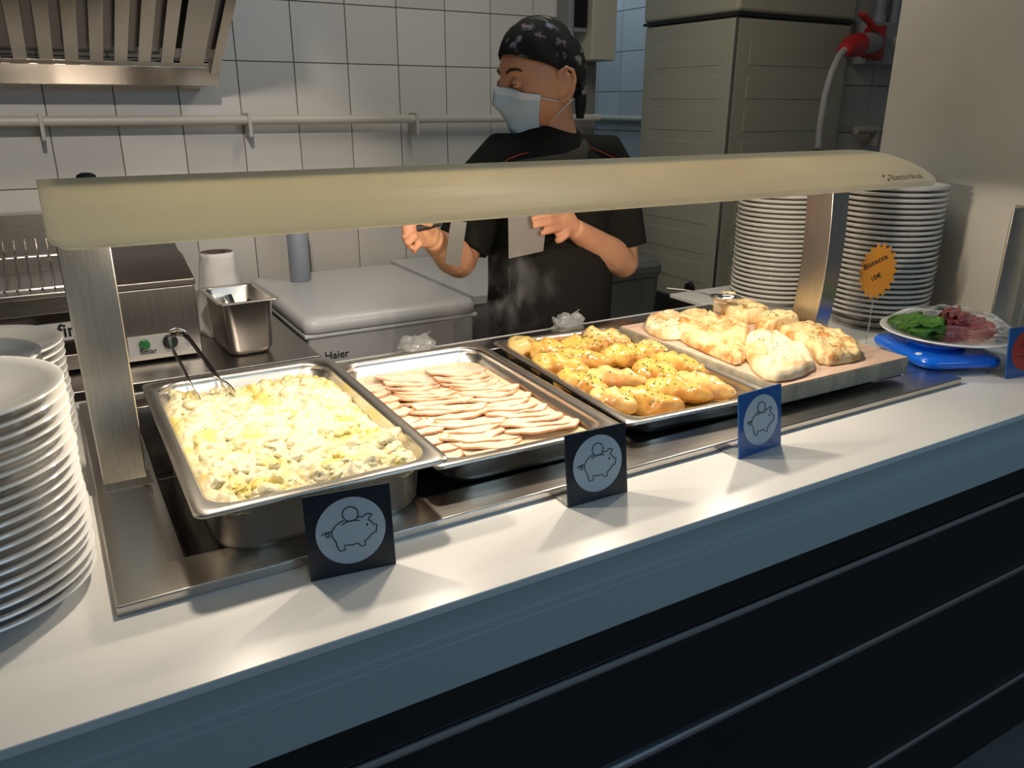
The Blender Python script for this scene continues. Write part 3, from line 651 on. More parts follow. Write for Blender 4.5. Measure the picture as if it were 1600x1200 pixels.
# ================================================================ SIGNS
def px2uv(px, py):   # drawing measured on a slanted square, undone to 0..1 by 0..1
    dx, dy = px - 338, py - 1102; det = 997 * -1007 - (-187) * (-133)
    return ((dx * -1007 - dy * -133) / det, (997 * dy - (-187) * dx) / det)
def make_sign(label, x, y, rz, lean, pm_, dm, pig=True, line=0.0014):
    root = thing('price_sign', label, 'sign', (x, y, 0.0005), rz, 'small square counter signs')
    W2 = 0.104; M_ = Matrix.Rotation(-lean, 4, 'X') @ Matrix.Rotation(PI / 2, 4, 'X')   # local xy -> sign plane, z toward the viewer
    MB().prism([(0, 0), (W2, 0), (W2, W2 * 1.02), (0, W2 * 1.02)], -0.003, 0, M_).build('sign_panel', pm_, root, bevel=0.0004)
    cx, cy = px2uv(775, 475); rr = 0.404 * W2
    MB().prism([(cx * W2 + rr * math.cos(a * PI / 32), cy * W2 + rr * math.sin(a * PI / 32)) for a in range(64)], 0.0, 0.0004, M_).build('sign_disc', dm, root)
    d = MB(); z = 0.0006
    def ln(pts, r_=line):
        q_ = [M_ @ Vector((px2uv(*p)[0] * W2, px2uv(*p)[1] * W2, z)) for p in pts]; d.tube(q_, r_ * 0.5, 6, ref=(0, -1, 0.1))
    if pig:
        ln([(685, 352), (650, 368), (620, 390), (593, 415), (575, 440), (558, 475), (552, 500), (553, 530), (565, 560), (582, 587), (604, 612), (612, 645), (625, 680), (642, 708), (662, 731), (718, 715), (708, 655), (750, 657), (800, 652), (862, 635), (905, 675), (955, 660), (942, 602), (965, 590), (985, 570), (1005, 540), (1030, 515), (1072, 490), (1075, 402), (1030, 400), (1018, 378), (1000, 360), (970, 342), (985, 310), (1010, 275), (980, 267), (950, 270), (920, 288), (898, 313), (870, 306), (845, 308)])
        ln([(755 + 92 * math.cos(a * PI / 14), 272 + 90 * math.sin(a * PI / 14)) for a in range(29)])
        ln([(663, 408), (690, 385), (725, 368), (760, 356), (800, 350), (870, 352)])
        ln([(548, 492), (515, 490), (487, 515), (488, 545), (510, 560), (528, 542), (518, 510), (490, 502), (460, 515), (440, 538)])
        ln([(954, 405), (966, 405)], 0.0032)
    else:
        for a, b_ in (((640, 430), (660, 330)), ((700, 420), (730, 330)), ((760, 430), (800, 350))): ln([a, b_])
        ln([(560, 600), (700, 620), (860, 560), (980, 520)])
    d.build('sign_drawing', ink, root)
    MB().box(0.0, 0.028, 0.0035, 0.045, 0.0, 0.002).build('clear_foot', clear, root)
    return root
make_sign('black pig sign in front of the potato pan, nearest the plates', 0.536, -0.170, -0.13, 0.13, sign_black, disc_grey)
make_sign('black pig sign in front of the sliced meat pan', 0.905, -0.170, -0.02, 0.13, sign_black, disc_grey)
make_sign('shiny blue pig sign in front of the chicken pan', 1.235, -0.172, 0.07, 0.13, sign_blue, disc_grey)
make_sign('dark blue sign with a red disc at the right picture edge', 2.012, -0.160, -0.14, 0.13, sign_blue, disc_red, pig=False)

# ================================================================ PLATES
def plate_mesh(R=0.13, h=0.022, foot=0.55, th=0.0045):
    f_ = R * foot; prof = [(0.0001, 0.004), (f_ * .9, 0.004), (f_, 0.0), (f_ + .004, 0.0), (f_ + .006, 0.005), (R * .72, 0.008), (R * .9, h * .72), (R - .002, h - .003), (R, h - .001), (R - .001, h + .001), (R - .006, h + .001), (R * .88, h * .86), (R * .70, 0.0125), (f_, 0.0085), (0.0001, 0.008)]
    t = MB().lathe(prof, seg=56).build('dinner_plate', porcelain, sharp=50); me = t.data; bpy.data.objects.remove(t); return me
pm1 = plate_mesh(0.13, 0.024); pm2 = plate_mesh(0.128, 0.020); pm2.materials[0] = porcelain_w; pm3 = plate_mesh(0.10, 0.018)
pm4 = plate_mesh(0.128, 0.024, 0.62); pm4.materials[0] = porcelain_w
for v_ in pm4.vertices:
    if math.hypot(v_.co.x, v_.co.y) > 0.1255 and v_.co.z < 0.0225: v_.co.z -= 0.0035
ORD = ['', 'second', 'third', 'fourth', 'fifth', 'sixth', 'seventh', 'eighth', 'ninth', 'tenth', 'eleventh', 'twelfth', 'thirteenth', 'fourteenth', 'fifteenth', 'sixteenth', 'seventeenth', 'eighteenth', 'nineteenth', 'twentieth', 'twenty-first', 'twenty-second', 'twenty-third', 'twenty-fourth', 'twenty-fifth']
def stack(me, x, y, z0, n, pitch, top, mid, bot, group, jit=0.0015, seed=1):
    r0 = random.Random(seed)
    for k in range(n):
        o = bpy.data.objects.new('dinner_plate', me); C.objects.link(o); o.location = (x + r0.uniform(-jit, jit), y + r0.uniform(-jit, jit), z0 + k * pitch); o.rotation_euler = (0, 0, r0.uniform(0, 6))
        tag(o, bot if k == 0 else (top if k == n - 1 else mid % ORD[n - 1 - k]), 'plate', group)
stack(pm1, 0.193, -0.010, 0.0005, 19, 0.0126, 'white dinner plate on top of the nearest stack at the left', 'white dinner plate, %s from the top of the nearest left stack', 'bottom white dinner plate of the nearest stack at the left', 'plates in the nearest left stack')
stack(pm3, 0.200, 0.235, 0.0005, 17, 0.0126, 'small white plate topping the short stack between the two left stacks', 'small white plate, %s from the top between the two left stacks', 'bottom plate of the short stack between the two left stacks', 'small plates between the left stacks', seed=2)
stack(pm1, 0.196, 0.475, 0.0005, 13, 0.0126, 'white plate on top of the farther left stack', 'white plate, %s from the top of the farther left stack', 'bottom white plate of the farther left stack', 'plates in the farther left stack', seed=3)
stack(pm4, 2.145, 0.590, 0.0005, 23, 0.0130, 'top plate of the tall stack left of the steel post', 'plate %s from the top in the stack left of the steel post', 'bottom plate of the tall stack left of the steel post', 'plates in the stack left of the right post', seed=4)
stack(pm4, 2.190, 0.290, 0.018, 25, 0.0130, 'top plate of the tall stack right of the steel post', 'plate %s from the top in the stack behind the orange star', 'lowest plate of the tall stack right of the steel post', 'plates in the stack behind the orange star', seed=5)
bwl = MB().lathe([(0.0001, 0.001), (0.085, 0.001), (0.10, 0.006), (0.115, 0.020), (0.117, 0.021), (0.112, 0.017), (0.098, 0.010), (0.0001, 0.009)], 0, 0, 48).build('upturned_tray', porcelain_w, sharp=50); bwl.location = (2.19, 0.29, 0.0)
tag(bwl, 'shallow pale dish under the plate stack behind the orange star', 'dish')
# orange star price tag
st = thing('price_star', 'orange starburst price tag standing before the right plate stack', 'price tag', (1.985, 0.155, 0.175), -0.35)
pts = []
for k in range(36):
    a = 2 * PI * k / 36; r_ = 1.0 if k % 2 == 0 else 0.80; pts.append((0.050 * r_ * math.cos(a), 0.068 * r_ * math.sin(a)))
Ms = Matrix.Rotation(PI / 2, 4, 'X')
MB().prism(pts, -0.0006, 0.0006, Ms).build('star_card', orange_paper, st)
text('star_text', 'Bistecca', 0.019, Matrix.Translation((-0.036, -0.0010, 0.004)) @ Matrix.Rotation(-0.45, 4, 'Y') @ Ms, ink, st)
text('star_text', '10\u20ac', 0.017, Matrix.Translation((-0.014, -0.0010, -0.024)) @ Matrix.Rotation(-0.45, 4, 'Y') @ Ms, ink, st)
MB().box(-0.0015, 0.0015, 0.001, 0.0025, -0.1745, 0.0).build('clear_stick', clear, st)

# ================================================================ SCALE AND SALAD PLATE
sc = thing('kitchen_scale', 'bright blue flat kitchen scale under the salad plate', 'kitchen scale', (2.000, -0.005, 0.0135), -0.42)
loft(MB(), [([(p[0], p[1]) for p in rrect(.165, .200, .03, 6)], 0.0), (rrect(.185, .220, .035, 6), 0.004), (rrect(.190, .225, .035, 6), 0.014), (rrect(.180, .215, .035, 6), 0.022), (rrect(.15, .18, .03, 6), 0.025)]).build('scale_body', blue_plastic, sc, sharp=70)
MB().lathe([(0.0001, 0.003), (0.006, 0.003), (0.008, 0.001), (0.008, 0.0)], seg=20).build('scale_button', white_plastic, sc).location = (-0.078, -0.062, 0.0225)
MB().lathe([(0.0001, 0.010), (0.060, 0.010), (0.062, 0.006), (0.055, 0.0)], seg=36).build('weighing_pad', blue_plastic, sc).location = (0.0, 0.0, 0.0250)
pl = plate_mesh(0.142, 0.020); spo = bpy.data.objects.new('dinner_plate', pl); C.objects.link(spo); spo.location = (2.035, -0.008, 0.0492)
tag(spo, 'white plate of lettuce and raw ham standing on the blue scale', 'plate')
rnd = random.Random(9)
for k in range(7):
    m_ = MB(); vs = []; fs = []; n = 14
    for i in range(n + 1):
        for j in range(n + 1):
            u = i / n - .5; v_ = j / n - .5; wv = (1 - (2 * v_) ** 2) ** .5
            vs.append((0.085 * v_ * 1.1, 0.055 * u * wv, 0.010 * nz((u, v_, 0), 5, k * 3) + 0.006 * math.sin(u * 14 + k) * abs(u) * 2 + 0.010 * (1 - 4 * v_ * v_)))
    for i in range(n):
        for j in range(n): a = i * (n + 1) + j; fs.append((a, a + 1, a + n + 2, a + n + 1))
    o = m_.add(vs, fs).build('lettuce_leaf', lettuce, solid=0.0008, sharp=180)
    o.location = (1.985 + rnd.uniform(-.025, .035), 0.035 + rnd.uniform(-.05, .03), 0.062 + 0.004 * k); o.rotation_euler = (rnd.uniform(-.3, .3), rnd.uniform(-.2, .2), rnd.uniform(0, 3))
    tag(o, ['lowest', 'second lowest', 'third lowest', 'middle', 'third highest', 'second highest', 'topmost'][k] + ' green lettuce leaf in the pile on the scale plate', 'lettuce', 'lettuce leaves on the scale plate')
for k in range(4):
    m_ = MB(); vs = []; fs = []; n = 22
    for i in range(n + 1):
        for j in range(n + 1):
            u = i / n - .5; v_ = j / n - .5
            vs.append((0.11 * u, 0.062 * v_ * (1 - .5 * abs(u)), 0.012 * math.sin(v_ * 16 + k * 2 + u * 4) * (0.6 + .4 * nz((u, v_, 0), 3, k)) + 0.008 * nz((u, v_, 0), 4, k + 7)))
    for i in range(n):
        for j in range(n): a = i * (n + 1) + j; fs.append((a, a + 1, a + n + 2, a + n + 1))
    o = m_.add(vs, fs).build('ham_slice', ham, solid=0.0012, sharp=180)
    o.location = (2.045 + 0.008 * k, -0.040 + 0.012 * k, 0.074 + 0.006 * k); o.rotation_euler = (0.25, 0.1 * k - .1, -0.75 + 0.35 * k)
    tag(o, ['lowest folded slice of raw ham on the scale plate', 'folded slice of raw ham second from the bottom on the scale plate', 'folded slice of raw ham below the top one on the scale plate', 'topmost folded slice of raw ham on the scale plate'][k], 'ham', 'ham slices on the scale plate')
cf = MB(); cf.ell((0, 0, 0), (0.128, 0.128, 0.040), 40, 16); cf.v = [(a * (1 + .02 * nz((a, b_, c), 30, 1)), b_ * (1 + .02 * nz((a, b_, c), 30, 1)), max(0.0, c) * (1 + .35 * nz((a, b_, c), 28, 2))) for a, b_, c in cf.v]
wrap_m = mat('cling_film', (1, 1, 1), 0.06, trans=1.0, bump=(35, 0.8, 0.004)); wrap_m.node_tree.nodes['Principled BSDF'].inputs['IOR'].default_value = 1.03
wf = cf.build('cling_film', wrap_m, sharp=50); wf.location = (2.035, -0.008, 0.0715); tag(wf, 'clear cling film stretched over the lettuce and ham', 'cling film')

# ================================================================ BACK WORKTABLE AND THINGS ON IT
wt = thing('work_table', 'brushed steel worktable along the tiled wall at the left', 'table')
MB().box(-1.3, 0.915, 1.03, 2.02, -0.130, -0.100).build('table_top', steel_dark, wt, bevel=0.003)
for x, y in ((-1.22, 1.08), (0.86, 1.08), (-1.22, 1.95), (0.86, 1.95)): MB().box(x - .02, x + .02, y - .02, y + .02, -0.90, -0.1305).build('leg', steel_dark, wt)
MB().box(-1.22, 0.86, 1.07, 1.95, -0.62, -0.60).build('lower_shelf', steel_dark, wt)
# counter warmer / griddle
gr = thing('countertop_warmer', 'steel countertop warmer with wire racks and green knobs at the left', 'warmer')
MB().box(-0.42, 0.44, 1.30, 1.78, -0.085, 0.095).build('body', steel_dark, gr, bevel=0.004)
MB().box(0.441, 0.640, 1.182, 1.78, -0.092, 0.095).build('control_column', steel_z, gr, bevel=0.004)
MB().box(-0.42, 0.4405, 1.182, 1.30, -0.090, -0.05).build('base_front', steel_dark, gr, bevel=0.003)
q = MB(); q.prism([(1.178, 0.096), (1.178, 0.112), (1.34, 0.150), (1.42, 0.152), (1.72, 0.235), (1.78, 0.235), (1.78, 0.096)], 0.441, 0.643, Matrix(((0, 0, 1, 0), (1, 0, 0, 0), (0, 1, 0, 0), (0, 0, 0, 1))))
q.build('top_cover', steel_dark, gr, bevel=0.003)
q = MB(); q.prism([(1.178, 0.096), (1.178, 0.110), (1.50, 0.118), (1.72, 0.235), (1.78, 0.235), (1.78, 0.096)], -0.42, 0.4405, Matrix(((0, 0, 1, 0), (1, 0, 0, 0), (0, 1, 0, 0), (0, 0, 0, 1))))
q.build('rack_tray', steel_x, gr, bevel=0.003)
MB().box(-0.42, 0.4405, 1.20, 1.30, 0.052, 0.0955).build('canopy_edge', steel_dark, gr, bevel=0.003)
for k in range(13):
    x = 0.325 - 0.026 * k; MB().tube([(x, 1.185, 0.119), (x, 1.50, 0.150), (x, 1.56, 0.185)], 0.0028, 6).build('rack_wire', chrome, gr)
for y, z in ((1.19, 0.119), (1.50, 0.150)): MB().tube([(0.0, y, z), (0.44, y, z)], 0.0032, 6).build('rack_wire', chrome, gr)
MB().box(0.276, 0.420, 1.1745, 1.1815, -0.010, 0.033).build('name_plate', label_grey, gr)
MB().box(0.276, 0.420, 1.182, 1.2995, -0.012, 0.034).build('plate_bracket', steel_dark, gr)
text('maker_name', 'fimar', 0.046, frame((0.312, 1.1738, -0.001), (1, 0, 0), (0, 0, 1)), ink, gr, 0.0004, 0.0008)
MB().lathe([(0.0001, 0.0), (0.014, 0.0), (0.014, 0.001)], 0, 0, 24, Matrix.Translation((0.296, 1.1740, 0.012)) @ Matrix.Rotation(PI / 2, 4, 'X')).build('maker_emblem', green_knob, gr)
MB().box(0.462, 0.600, 1.1775, 1.1815, -0.076, -0.026).build('control_plate', label_grey, gr)
for kx, rr in ((0.500, 0.013), (0.562, 0.018)):
    kn = MB().lathe([(0.0001, 0.014), (rr * .8, 0.014), (rr, 0.010), (rr, 0.0)], 0, 0, 28, Matrix.Translation((kx, 1.177, -0.046)) @ Matrix.Rotation(PI / 2, 4, 'X')).build('knob', black_plastic if rr > .015 else green_knob, gr, sharp=40)
    MB().box(kx - 0.003, kx + 0.003, 1.1605, 1.1628, -0.046 - rr * .7, -0.046 + rr * .7).build('knob_pointer', green_knob, kn)
text('maker_name', 'fimar', 0.020, frame((0.486, 1.1770, -0.073), (1, 0, 0), (0, 0, 1)), ink, gr, 0.0003, 0.0003)
for x in (-0.36, 0.40, 0.60): MB().lathe([(0.0001, 0), (0.015, 0), (0.015, -0.008), (0.0001, -0.008)], x, 1.25, 14).build('foot', black_plastic, gr).location = (0, 0, -0.092)

# paper towel
pt = MB(); NZ = 16; vs = []; fs = []; SG = 40
for i in range(NZ + 1):
    t = i / NZ
    for k in range(SG):
        a = 2 * PI * k / SG; r_ = 0.047 + 0.030 * (1 - t) ** 1.4 + (0.006 * math.sin(5 * a) * (1 - t)) + 0.004 * nz((math.cos(a), math.sin(a), t * 3), 2, 1)
        vs.append((r_ * math.cos(a), r_ * math.sin(a), 0.235 * t + (0.004 * math.sin(3 * a) if t == 0 else 0) * 0))
for i in range(NZ):
    for k in range(SG): fs.append((i * SG + k, i * SG + (k + 1) % SG, i * SG + SG + (k + 1) % SG, i * SG + SG + k))
rt_ = thing('paper_towel_roll', 'white paper towel roll standing between the warmer and the steel tub', 'paper towel', (0.745, 1.42, -0.0995))
pt.add(vs, fs).build('towel_sheet', paper, rt_, solid=0.001, sharp=180)
MB().lathe([(0.047, 0.2345), (0.026, 0.2345), (0.026, 0.0), (0.024, 0.0), (0.024, 0.2335)], seg=28).build('roll_core', mat('card_core', (0.12, 0.09, 0.07), 0.8), rt_)

# steel tub with utensils
tb = thing('steel_tub', 'small deep steel tub holding utensils, left of the freezer', 'container', (0.752, 1.215, -0.0995), 0.05)
R_ = [(rrect(.155, .235, .012, 4), .148), (rrect(.157, .237, .012, 4), .150), (rrect(.155, .235, .012, 4), .1515), (rrect(.135, .215, .022, 4), .1510), (rrect(.131, .211, .022, 4), .147), (rrect(.118, .196, .026, 4), .02), (rrect(.105, .180, .026, 4), .004), (rrect(.09, .16, .02, 4), .001)]
loft(MB(), R_).build('tub_body', steel_pan, tb, solid=0.0014, sharp=60)
for k, (dx, dy, rz, m_, lab) in enumerate([(0.0, 0.03, 0.4, chrome, 'steel-handled utensil leaning in the steel tub'), (0.022, -0.01, -0.5, black_plastic, 'black-handled utensil leaning in the steel tub'), (-0.022, -0.03, 0.9, chrome, 'second steel utensil lying low in the steel tub')]):
    o = MB().tube([(0, -0.05, 0.0), (0, 0.0, 0.07), (0, 0.035, 0.128 - 0.01 * k)], [(0.010, 0.002), (0.008, 0.003), (0.012, 0.005)], 10).build('utensil', m_); o.location = (0.752 + dx, 1.215 + dy, -0.092); o.rotation_euler = (0, 0, rz); tag(o, lab, 'utensil', 'utensils in the steel tub')

# freezer
fz = thing('chest_freezer', 'white chest freezer with rounded lid against the tiled wall', 'freezer')
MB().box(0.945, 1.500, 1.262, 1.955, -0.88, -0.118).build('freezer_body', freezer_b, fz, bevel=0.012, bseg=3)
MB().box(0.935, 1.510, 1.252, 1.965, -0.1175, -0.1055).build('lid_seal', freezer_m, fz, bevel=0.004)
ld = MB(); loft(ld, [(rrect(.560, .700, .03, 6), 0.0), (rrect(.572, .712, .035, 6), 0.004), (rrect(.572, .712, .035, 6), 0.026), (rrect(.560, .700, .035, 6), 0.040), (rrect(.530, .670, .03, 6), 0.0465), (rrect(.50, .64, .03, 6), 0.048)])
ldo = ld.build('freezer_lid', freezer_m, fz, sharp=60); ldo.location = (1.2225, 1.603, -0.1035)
MB().box(0.942, 0.9448, 1.30, 1.50, -0.24, -0.14).build('side_grille', black_plastic, fz)
text('maker_name', 'Haier', 0.034, frame((0.992, 1.2612, -0.190), (1, 0, 0), (0, 0, 1)), ink, fz, 0.0004, 0.0004)
for x in (1.0, 1.44):
    for y in (1.32, 1.90): MB().lathe([(0.0001, 0.0), (0.02, 0.0), (0.02, -0.02), (0.0001, -0.02)], x, y, 12).build('foot', black_plastic, fz).location = (0, 0, -0.88)
# grey tube on the freezer
tu = MB().lathe([(0.0001, 0.0), (0.034, 0.0), (0.036, 0.002), (0.036, 0.258), (0.034, 0.26), (0.030, 0.26), (0.030, 0.02), (0.0001, 0.018)], 0, 0, 32).build('cardboard_tube', grey_plastic, sharp=50); tu.location = (1.085, 1.800, -0.0552)
tag(tu, 'grey-blue tube standing upright on the freezer lid', 'tube')
# white table right of the freezer
wt2 = thing('white_table', 'low white-topped table between the freezer and the chef', 'table')
MB().box(1.5115, 2.07, 1.275, 2.015, -0.085, -0.0556).build('table_top', freezer_m, wt2, bevel=0.003)
for x, y in ((1.55, 1.34), (2.04, 1.34), (1.55, 1.97), (2.04, 1.97)): MB().box(x - .018, x + .018, y - .018, y + .018, -0.90, -0.0855).build('leg', steel_dark, wt2)
bn = thing('waste_bin', 'dull grey-green bin standing low to the right behind the chef', 'bin', (2.25, 1.55, -0.90))
loft(MB(), [(rrect(.26, .26, .03, 4), 0.001), (rrect(.32, .32, .04, 4), 0.80), (rrect(.33, .33, .04, 4), 0.805), (rrect(.33, .33, .04, 4), 0.82)]).build('bin_body', bin_m, bn)
loft(MB(), [(rrect(.335, .335, .04, 4), 0.8205), (rrect(.335, .335, .04, 4), 0.845), (rrect(.30, .30, .04, 4), 0.865)]).build('bin_lid', bin_m, bn)

# ================================================================ EXTRACTOR HOOD
hd = thing('extractor_hood', 'steel extractor hood with baffle filters over the left worktable', 'hood')
def slant(x0, x1, s0, s1, h0, h1):   # box in the slanted filter plane: s runs from the wall down-edge up towards the room, h is normal to it
    d = Vector((0, -0.887, 0.462)); n_ = Vector((0, -0.462, -0.887)); o_ = Vector((0, 1.90, 0.648)); m_ = MB()
    c = [(x, s_, h_) for h_ in (h0, h1) for s_ in (s0, s1) for x in (x0, x1)]
    V = [o_ + d * s_ + n_ * h_ + Vector((x, 0, 0)) for x, s_, h_ in c]
    return m_.add(V, [(0, 1, 3, 2), (4, 6, 7, 5), (0, 4, 5, 1), (2, 3, 7, 6), (0, 2, 6, 4), (1, 5, 7, 3)])
MB().add([(x, y, z) for x in (-1.2, 0.902) for y, z in ((1.912, 0.594), (1.886, 0.650), (1.892, 0.653), (1.918, 0.597))], [(0, 1, 2, 3), (7, 6, 5, 4), (0, 4, 5, 1), (1, 5, 6, 2), (2, 6, 7, 3), (3, 7, 4, 0)]).build('rear_lip', hood_steel, hd, bevel=0.002)
MB().box(-1.2, 0.868, 1.919, 2.02, 0.594, 0.600).build('gutter', hood_steel, hd)
slant(-1.2, 0.868, 0.0, 0.035, -0.004, 0.004).build('gutter_slope', hood_steel, hd, bevel=0.001)
for k in range(19):
    x = 0.742 - 0.066 * k
    slant(x - 0.019, x + 0.019, 0.045, 0.95, 0.004, 0.010).build('baffle', hood_steel, hd, bevel=0.002)
    if k: slant(x + 0.016, x + 0.050, 0.045, 0.95, -0.022, -0.016).build('baffle', steel_dark, hd, bevel=0.002)
slant(0.778, 0.852, 0.040, 0.95, 0.0, 0.008).build('filter_frame', steel_x, hd, bevel=0.002)
slant(-1.2, 0.86, 0.036, 0.95, -0.05, -0.045).build('filter_backing', black_plastic, hd)
slant(0.872, 0.902, 0.0, 0.99, -0.10, 0.022).build('side_panel', hood_steel, hd, bevel=0.003)
slant(-1.2, 0.902, 0.97, 1.0, -0.10, 0.022).build('front_lip', hood_steel, hd, bevel=0.003)
MB().box(-1.2, 0.90, 1.00, 2.02, 1.16, 1.69).build('hood_box', hood_steel, hd, bevel=0.003)

# ================================================================ RIGHT BACKGROUND
cb = thing('tall_cabinet', 'tall beige plastic cabinet with ribbed panels behind the right plate stacks', 'cabinet')
cx0, cx1, cy0, cy1 = 2.754, 3.425, 1.45, 2.01
MB().box(cx0, cx1, cy0, cy1, -0.291, 0.865).build('cabinet_body', cabinet_m, cb, bevel=0.018, bseg=4)
MB().box(cx0 - .004, cx1 + .004, cy0 - .004, cy1 + .004, 0.8655, 0.877).build('seam_band', black_plastic, cb)
MB().box(cx0 - .006, cx1 + .006, cy0 - .006, cy1 + .006, 0.8775, 1.30).build('upper_section', cabinet_m, cb, bevel=0.018, bseg=4)
MB().box(cx0 + .05, cx1 - .02, cy0 + .04, cy1 - .02, -0.90, -0.2915).build('plinth', steel_dark, cb)
for k in range(8):
    z = 0.775 - 0.126 * k
    MB().box(cx0 - .0018, cx0 + .001, cy0 + .07, cy1 - .07, z - 0.085, z).build('ribbed_panel', cabinet_m, cb, bevel=0.003)
    MB().box(cx0 + .08, cx1 - .08, cy0 - .0018, cy0 + .001, z - 0.085, z).build('ribbed_panel', cabinet_m, cb, bevel=0.003)
MB().tube([(cx0 + .004, cy0 + .004, -0.25), (cx0 + .004, cy0 + .004, 0.86)], 0.006, 8).build('corner_seam', steel_dark, cb)
MB().lathe([(0.0001, 0.02), (0.022, 0.018), (0.026, 0.0)], 0, 0, 24, Matrix.Translation((cx0 - .001, 1.59, -0.222)) @ Matrix.Rotation(-PI / 2, 4, 'Y')).build('knob', black_plastic, cb)
SF = 0.8245; CAMP = Vector((0.3345, -0.9902, 0.5369))
def nearer(o, keep=None):   # the socket group stands on the right wall, smaller and nearer than first laid out
    o.location = CAMP * (1 - SF) + Vector(o.location) * SF; o.scale = (SF, SF, SF)
# junction box with red plug
jb = thing('power_socket', 'grey wall socket box with rotary switch beside the painted wall', 'socket')
MB().box(4.17, 4.60, 1.93, 2.024, 0.745, 0.952).build('socket_box', mat('socket_grey', (0.42, 0.45, 0.48), 0.45), jb, bevel=0.006)
MB().lathe([(0.0001, 0.02), (0.040, 0.018), (0.045, 0.0)], 0, 0, 28, Matrix.Translation((4.405, 1.929, 0.850)) @ Matrix.Rotation(PI / 2, 4, 'X')).build('rotary_switch', label_grey, jb)
MB().prism([(-.011, -.045), (.011, -.045), (.011, .045), (-.011, .045)], 0, 0.012, Matrix.Translation((4.405, 1.908, 0.850)) @ Matrix.Rotation(PI / 2, 4, 'X') @ Matrix.Rotation(-0.7, 4, 'Z')).build('switch_handle', white_plastic, jb)
MB().box(4.40, 4.44, 1.927, 1.9295, 0.905, 0.930).build('socket_label', white_plastic, jb); 
pg = thing('power_plug', 'red industrial plug and flap at the end of the grey cable', 'plug')
fr = MB(); fr.prism([(-.058, -.07), (.058, -.085), (.065, -.06), (.055, .0), (.062, .07), (.05, .085), (-.045, .075), (-.06, .04)], 0, 0.055, Matrix.Translation((4.165, 1.926, 0.845)) @ Matrix.Rotation(PI / 2, 4, 'X')); fr.build('plug_base', red_plastic, pg, bevel=0.008)
MB().tube([(4.13, 1.872, 0.845), (3.95, 1.82, 0.825)], 0.050, 20).build('plug_sleeve', label_grey, pg)
MB().tube([(3.95, 1.82, 0.825), (3.87, 1.80, 0.812), (3.80, 1.78, 0.795)], [0.056, 0.052, 0.032], 20).build('plug_grip', red_plastic, pg)
MB().prism([(-.08, -.03), (.07, -.035), (.075, .03), (-.06, .035)], 0, 0.02, Matrix.Translation((4.02, 1.84, 0.925)) @ Matrix.Rotation(0.5, 4, 'Y') @ Matrix.Rotation(0.4, 4, 'X')).build('plug_flap', red_plastic, pg, bevel=0.006)
cabp = [(3.20, 1.296, 0.750), (3.15, 1.280, 0.725), (3.105, 1.27, 0.66), (3.085, 1.27, 0.58), (3.078, 1.27, 0.455), (3.085, 1.27, 0.356), (3.107, 1.27, 0.20), (3.12, 1.27, -0.2), (3.12, 1.27, -0.88)]
cabo = MB().tube(cabp, 0.014, 12).build('power_cable', mat('cable_grey', (0.42, 0.43, 0.43), 0.5)); tag(cabo, 'thick grey cable curving down from the red plug', 'cable')
for x, lab in ((4.30, 'left grey conduit rising from the socket box'), (4.42, 'right grey conduit rising from the socket box')):
    o = thing('conduit', lab, 'conduit', (x, 1.985, 0)); MB().tube([(0, 0, 0.953), (0, 0, 1.69)], 0.028, 14).build('conduit_pipe', grey_plastic, o); MB().tube([(0, 0, 0.953), (0, 0, 0.99)], 0.036, 14).build('conduit_gland', grey_plastic, o); nearer(o)
nearer(jb); nearer(pg); nearer(pb2)
# box at the end of the tiled wall
eb = thing('wall_box', 'tall grey-beige wall box with black window above the chef', 'wall box')
MB().box(2.395, 2.518, 1.90, 2.028, 0.715, 1.40).build('box_body', cabinet_m, eb, bevel=0.006)
MB().box(2.30, 2.394, 1.93, 2.024, 0.82, 1.00).build('meter_frame', mat('meter_grey', (0.22, 0.23, 0.24), 0.4), eb, bevel=0.006)
MB().box(2.322, 2.385, 1.924, 1.9295, 0.84, 0.98).build('meter_window', black_glass, eb)

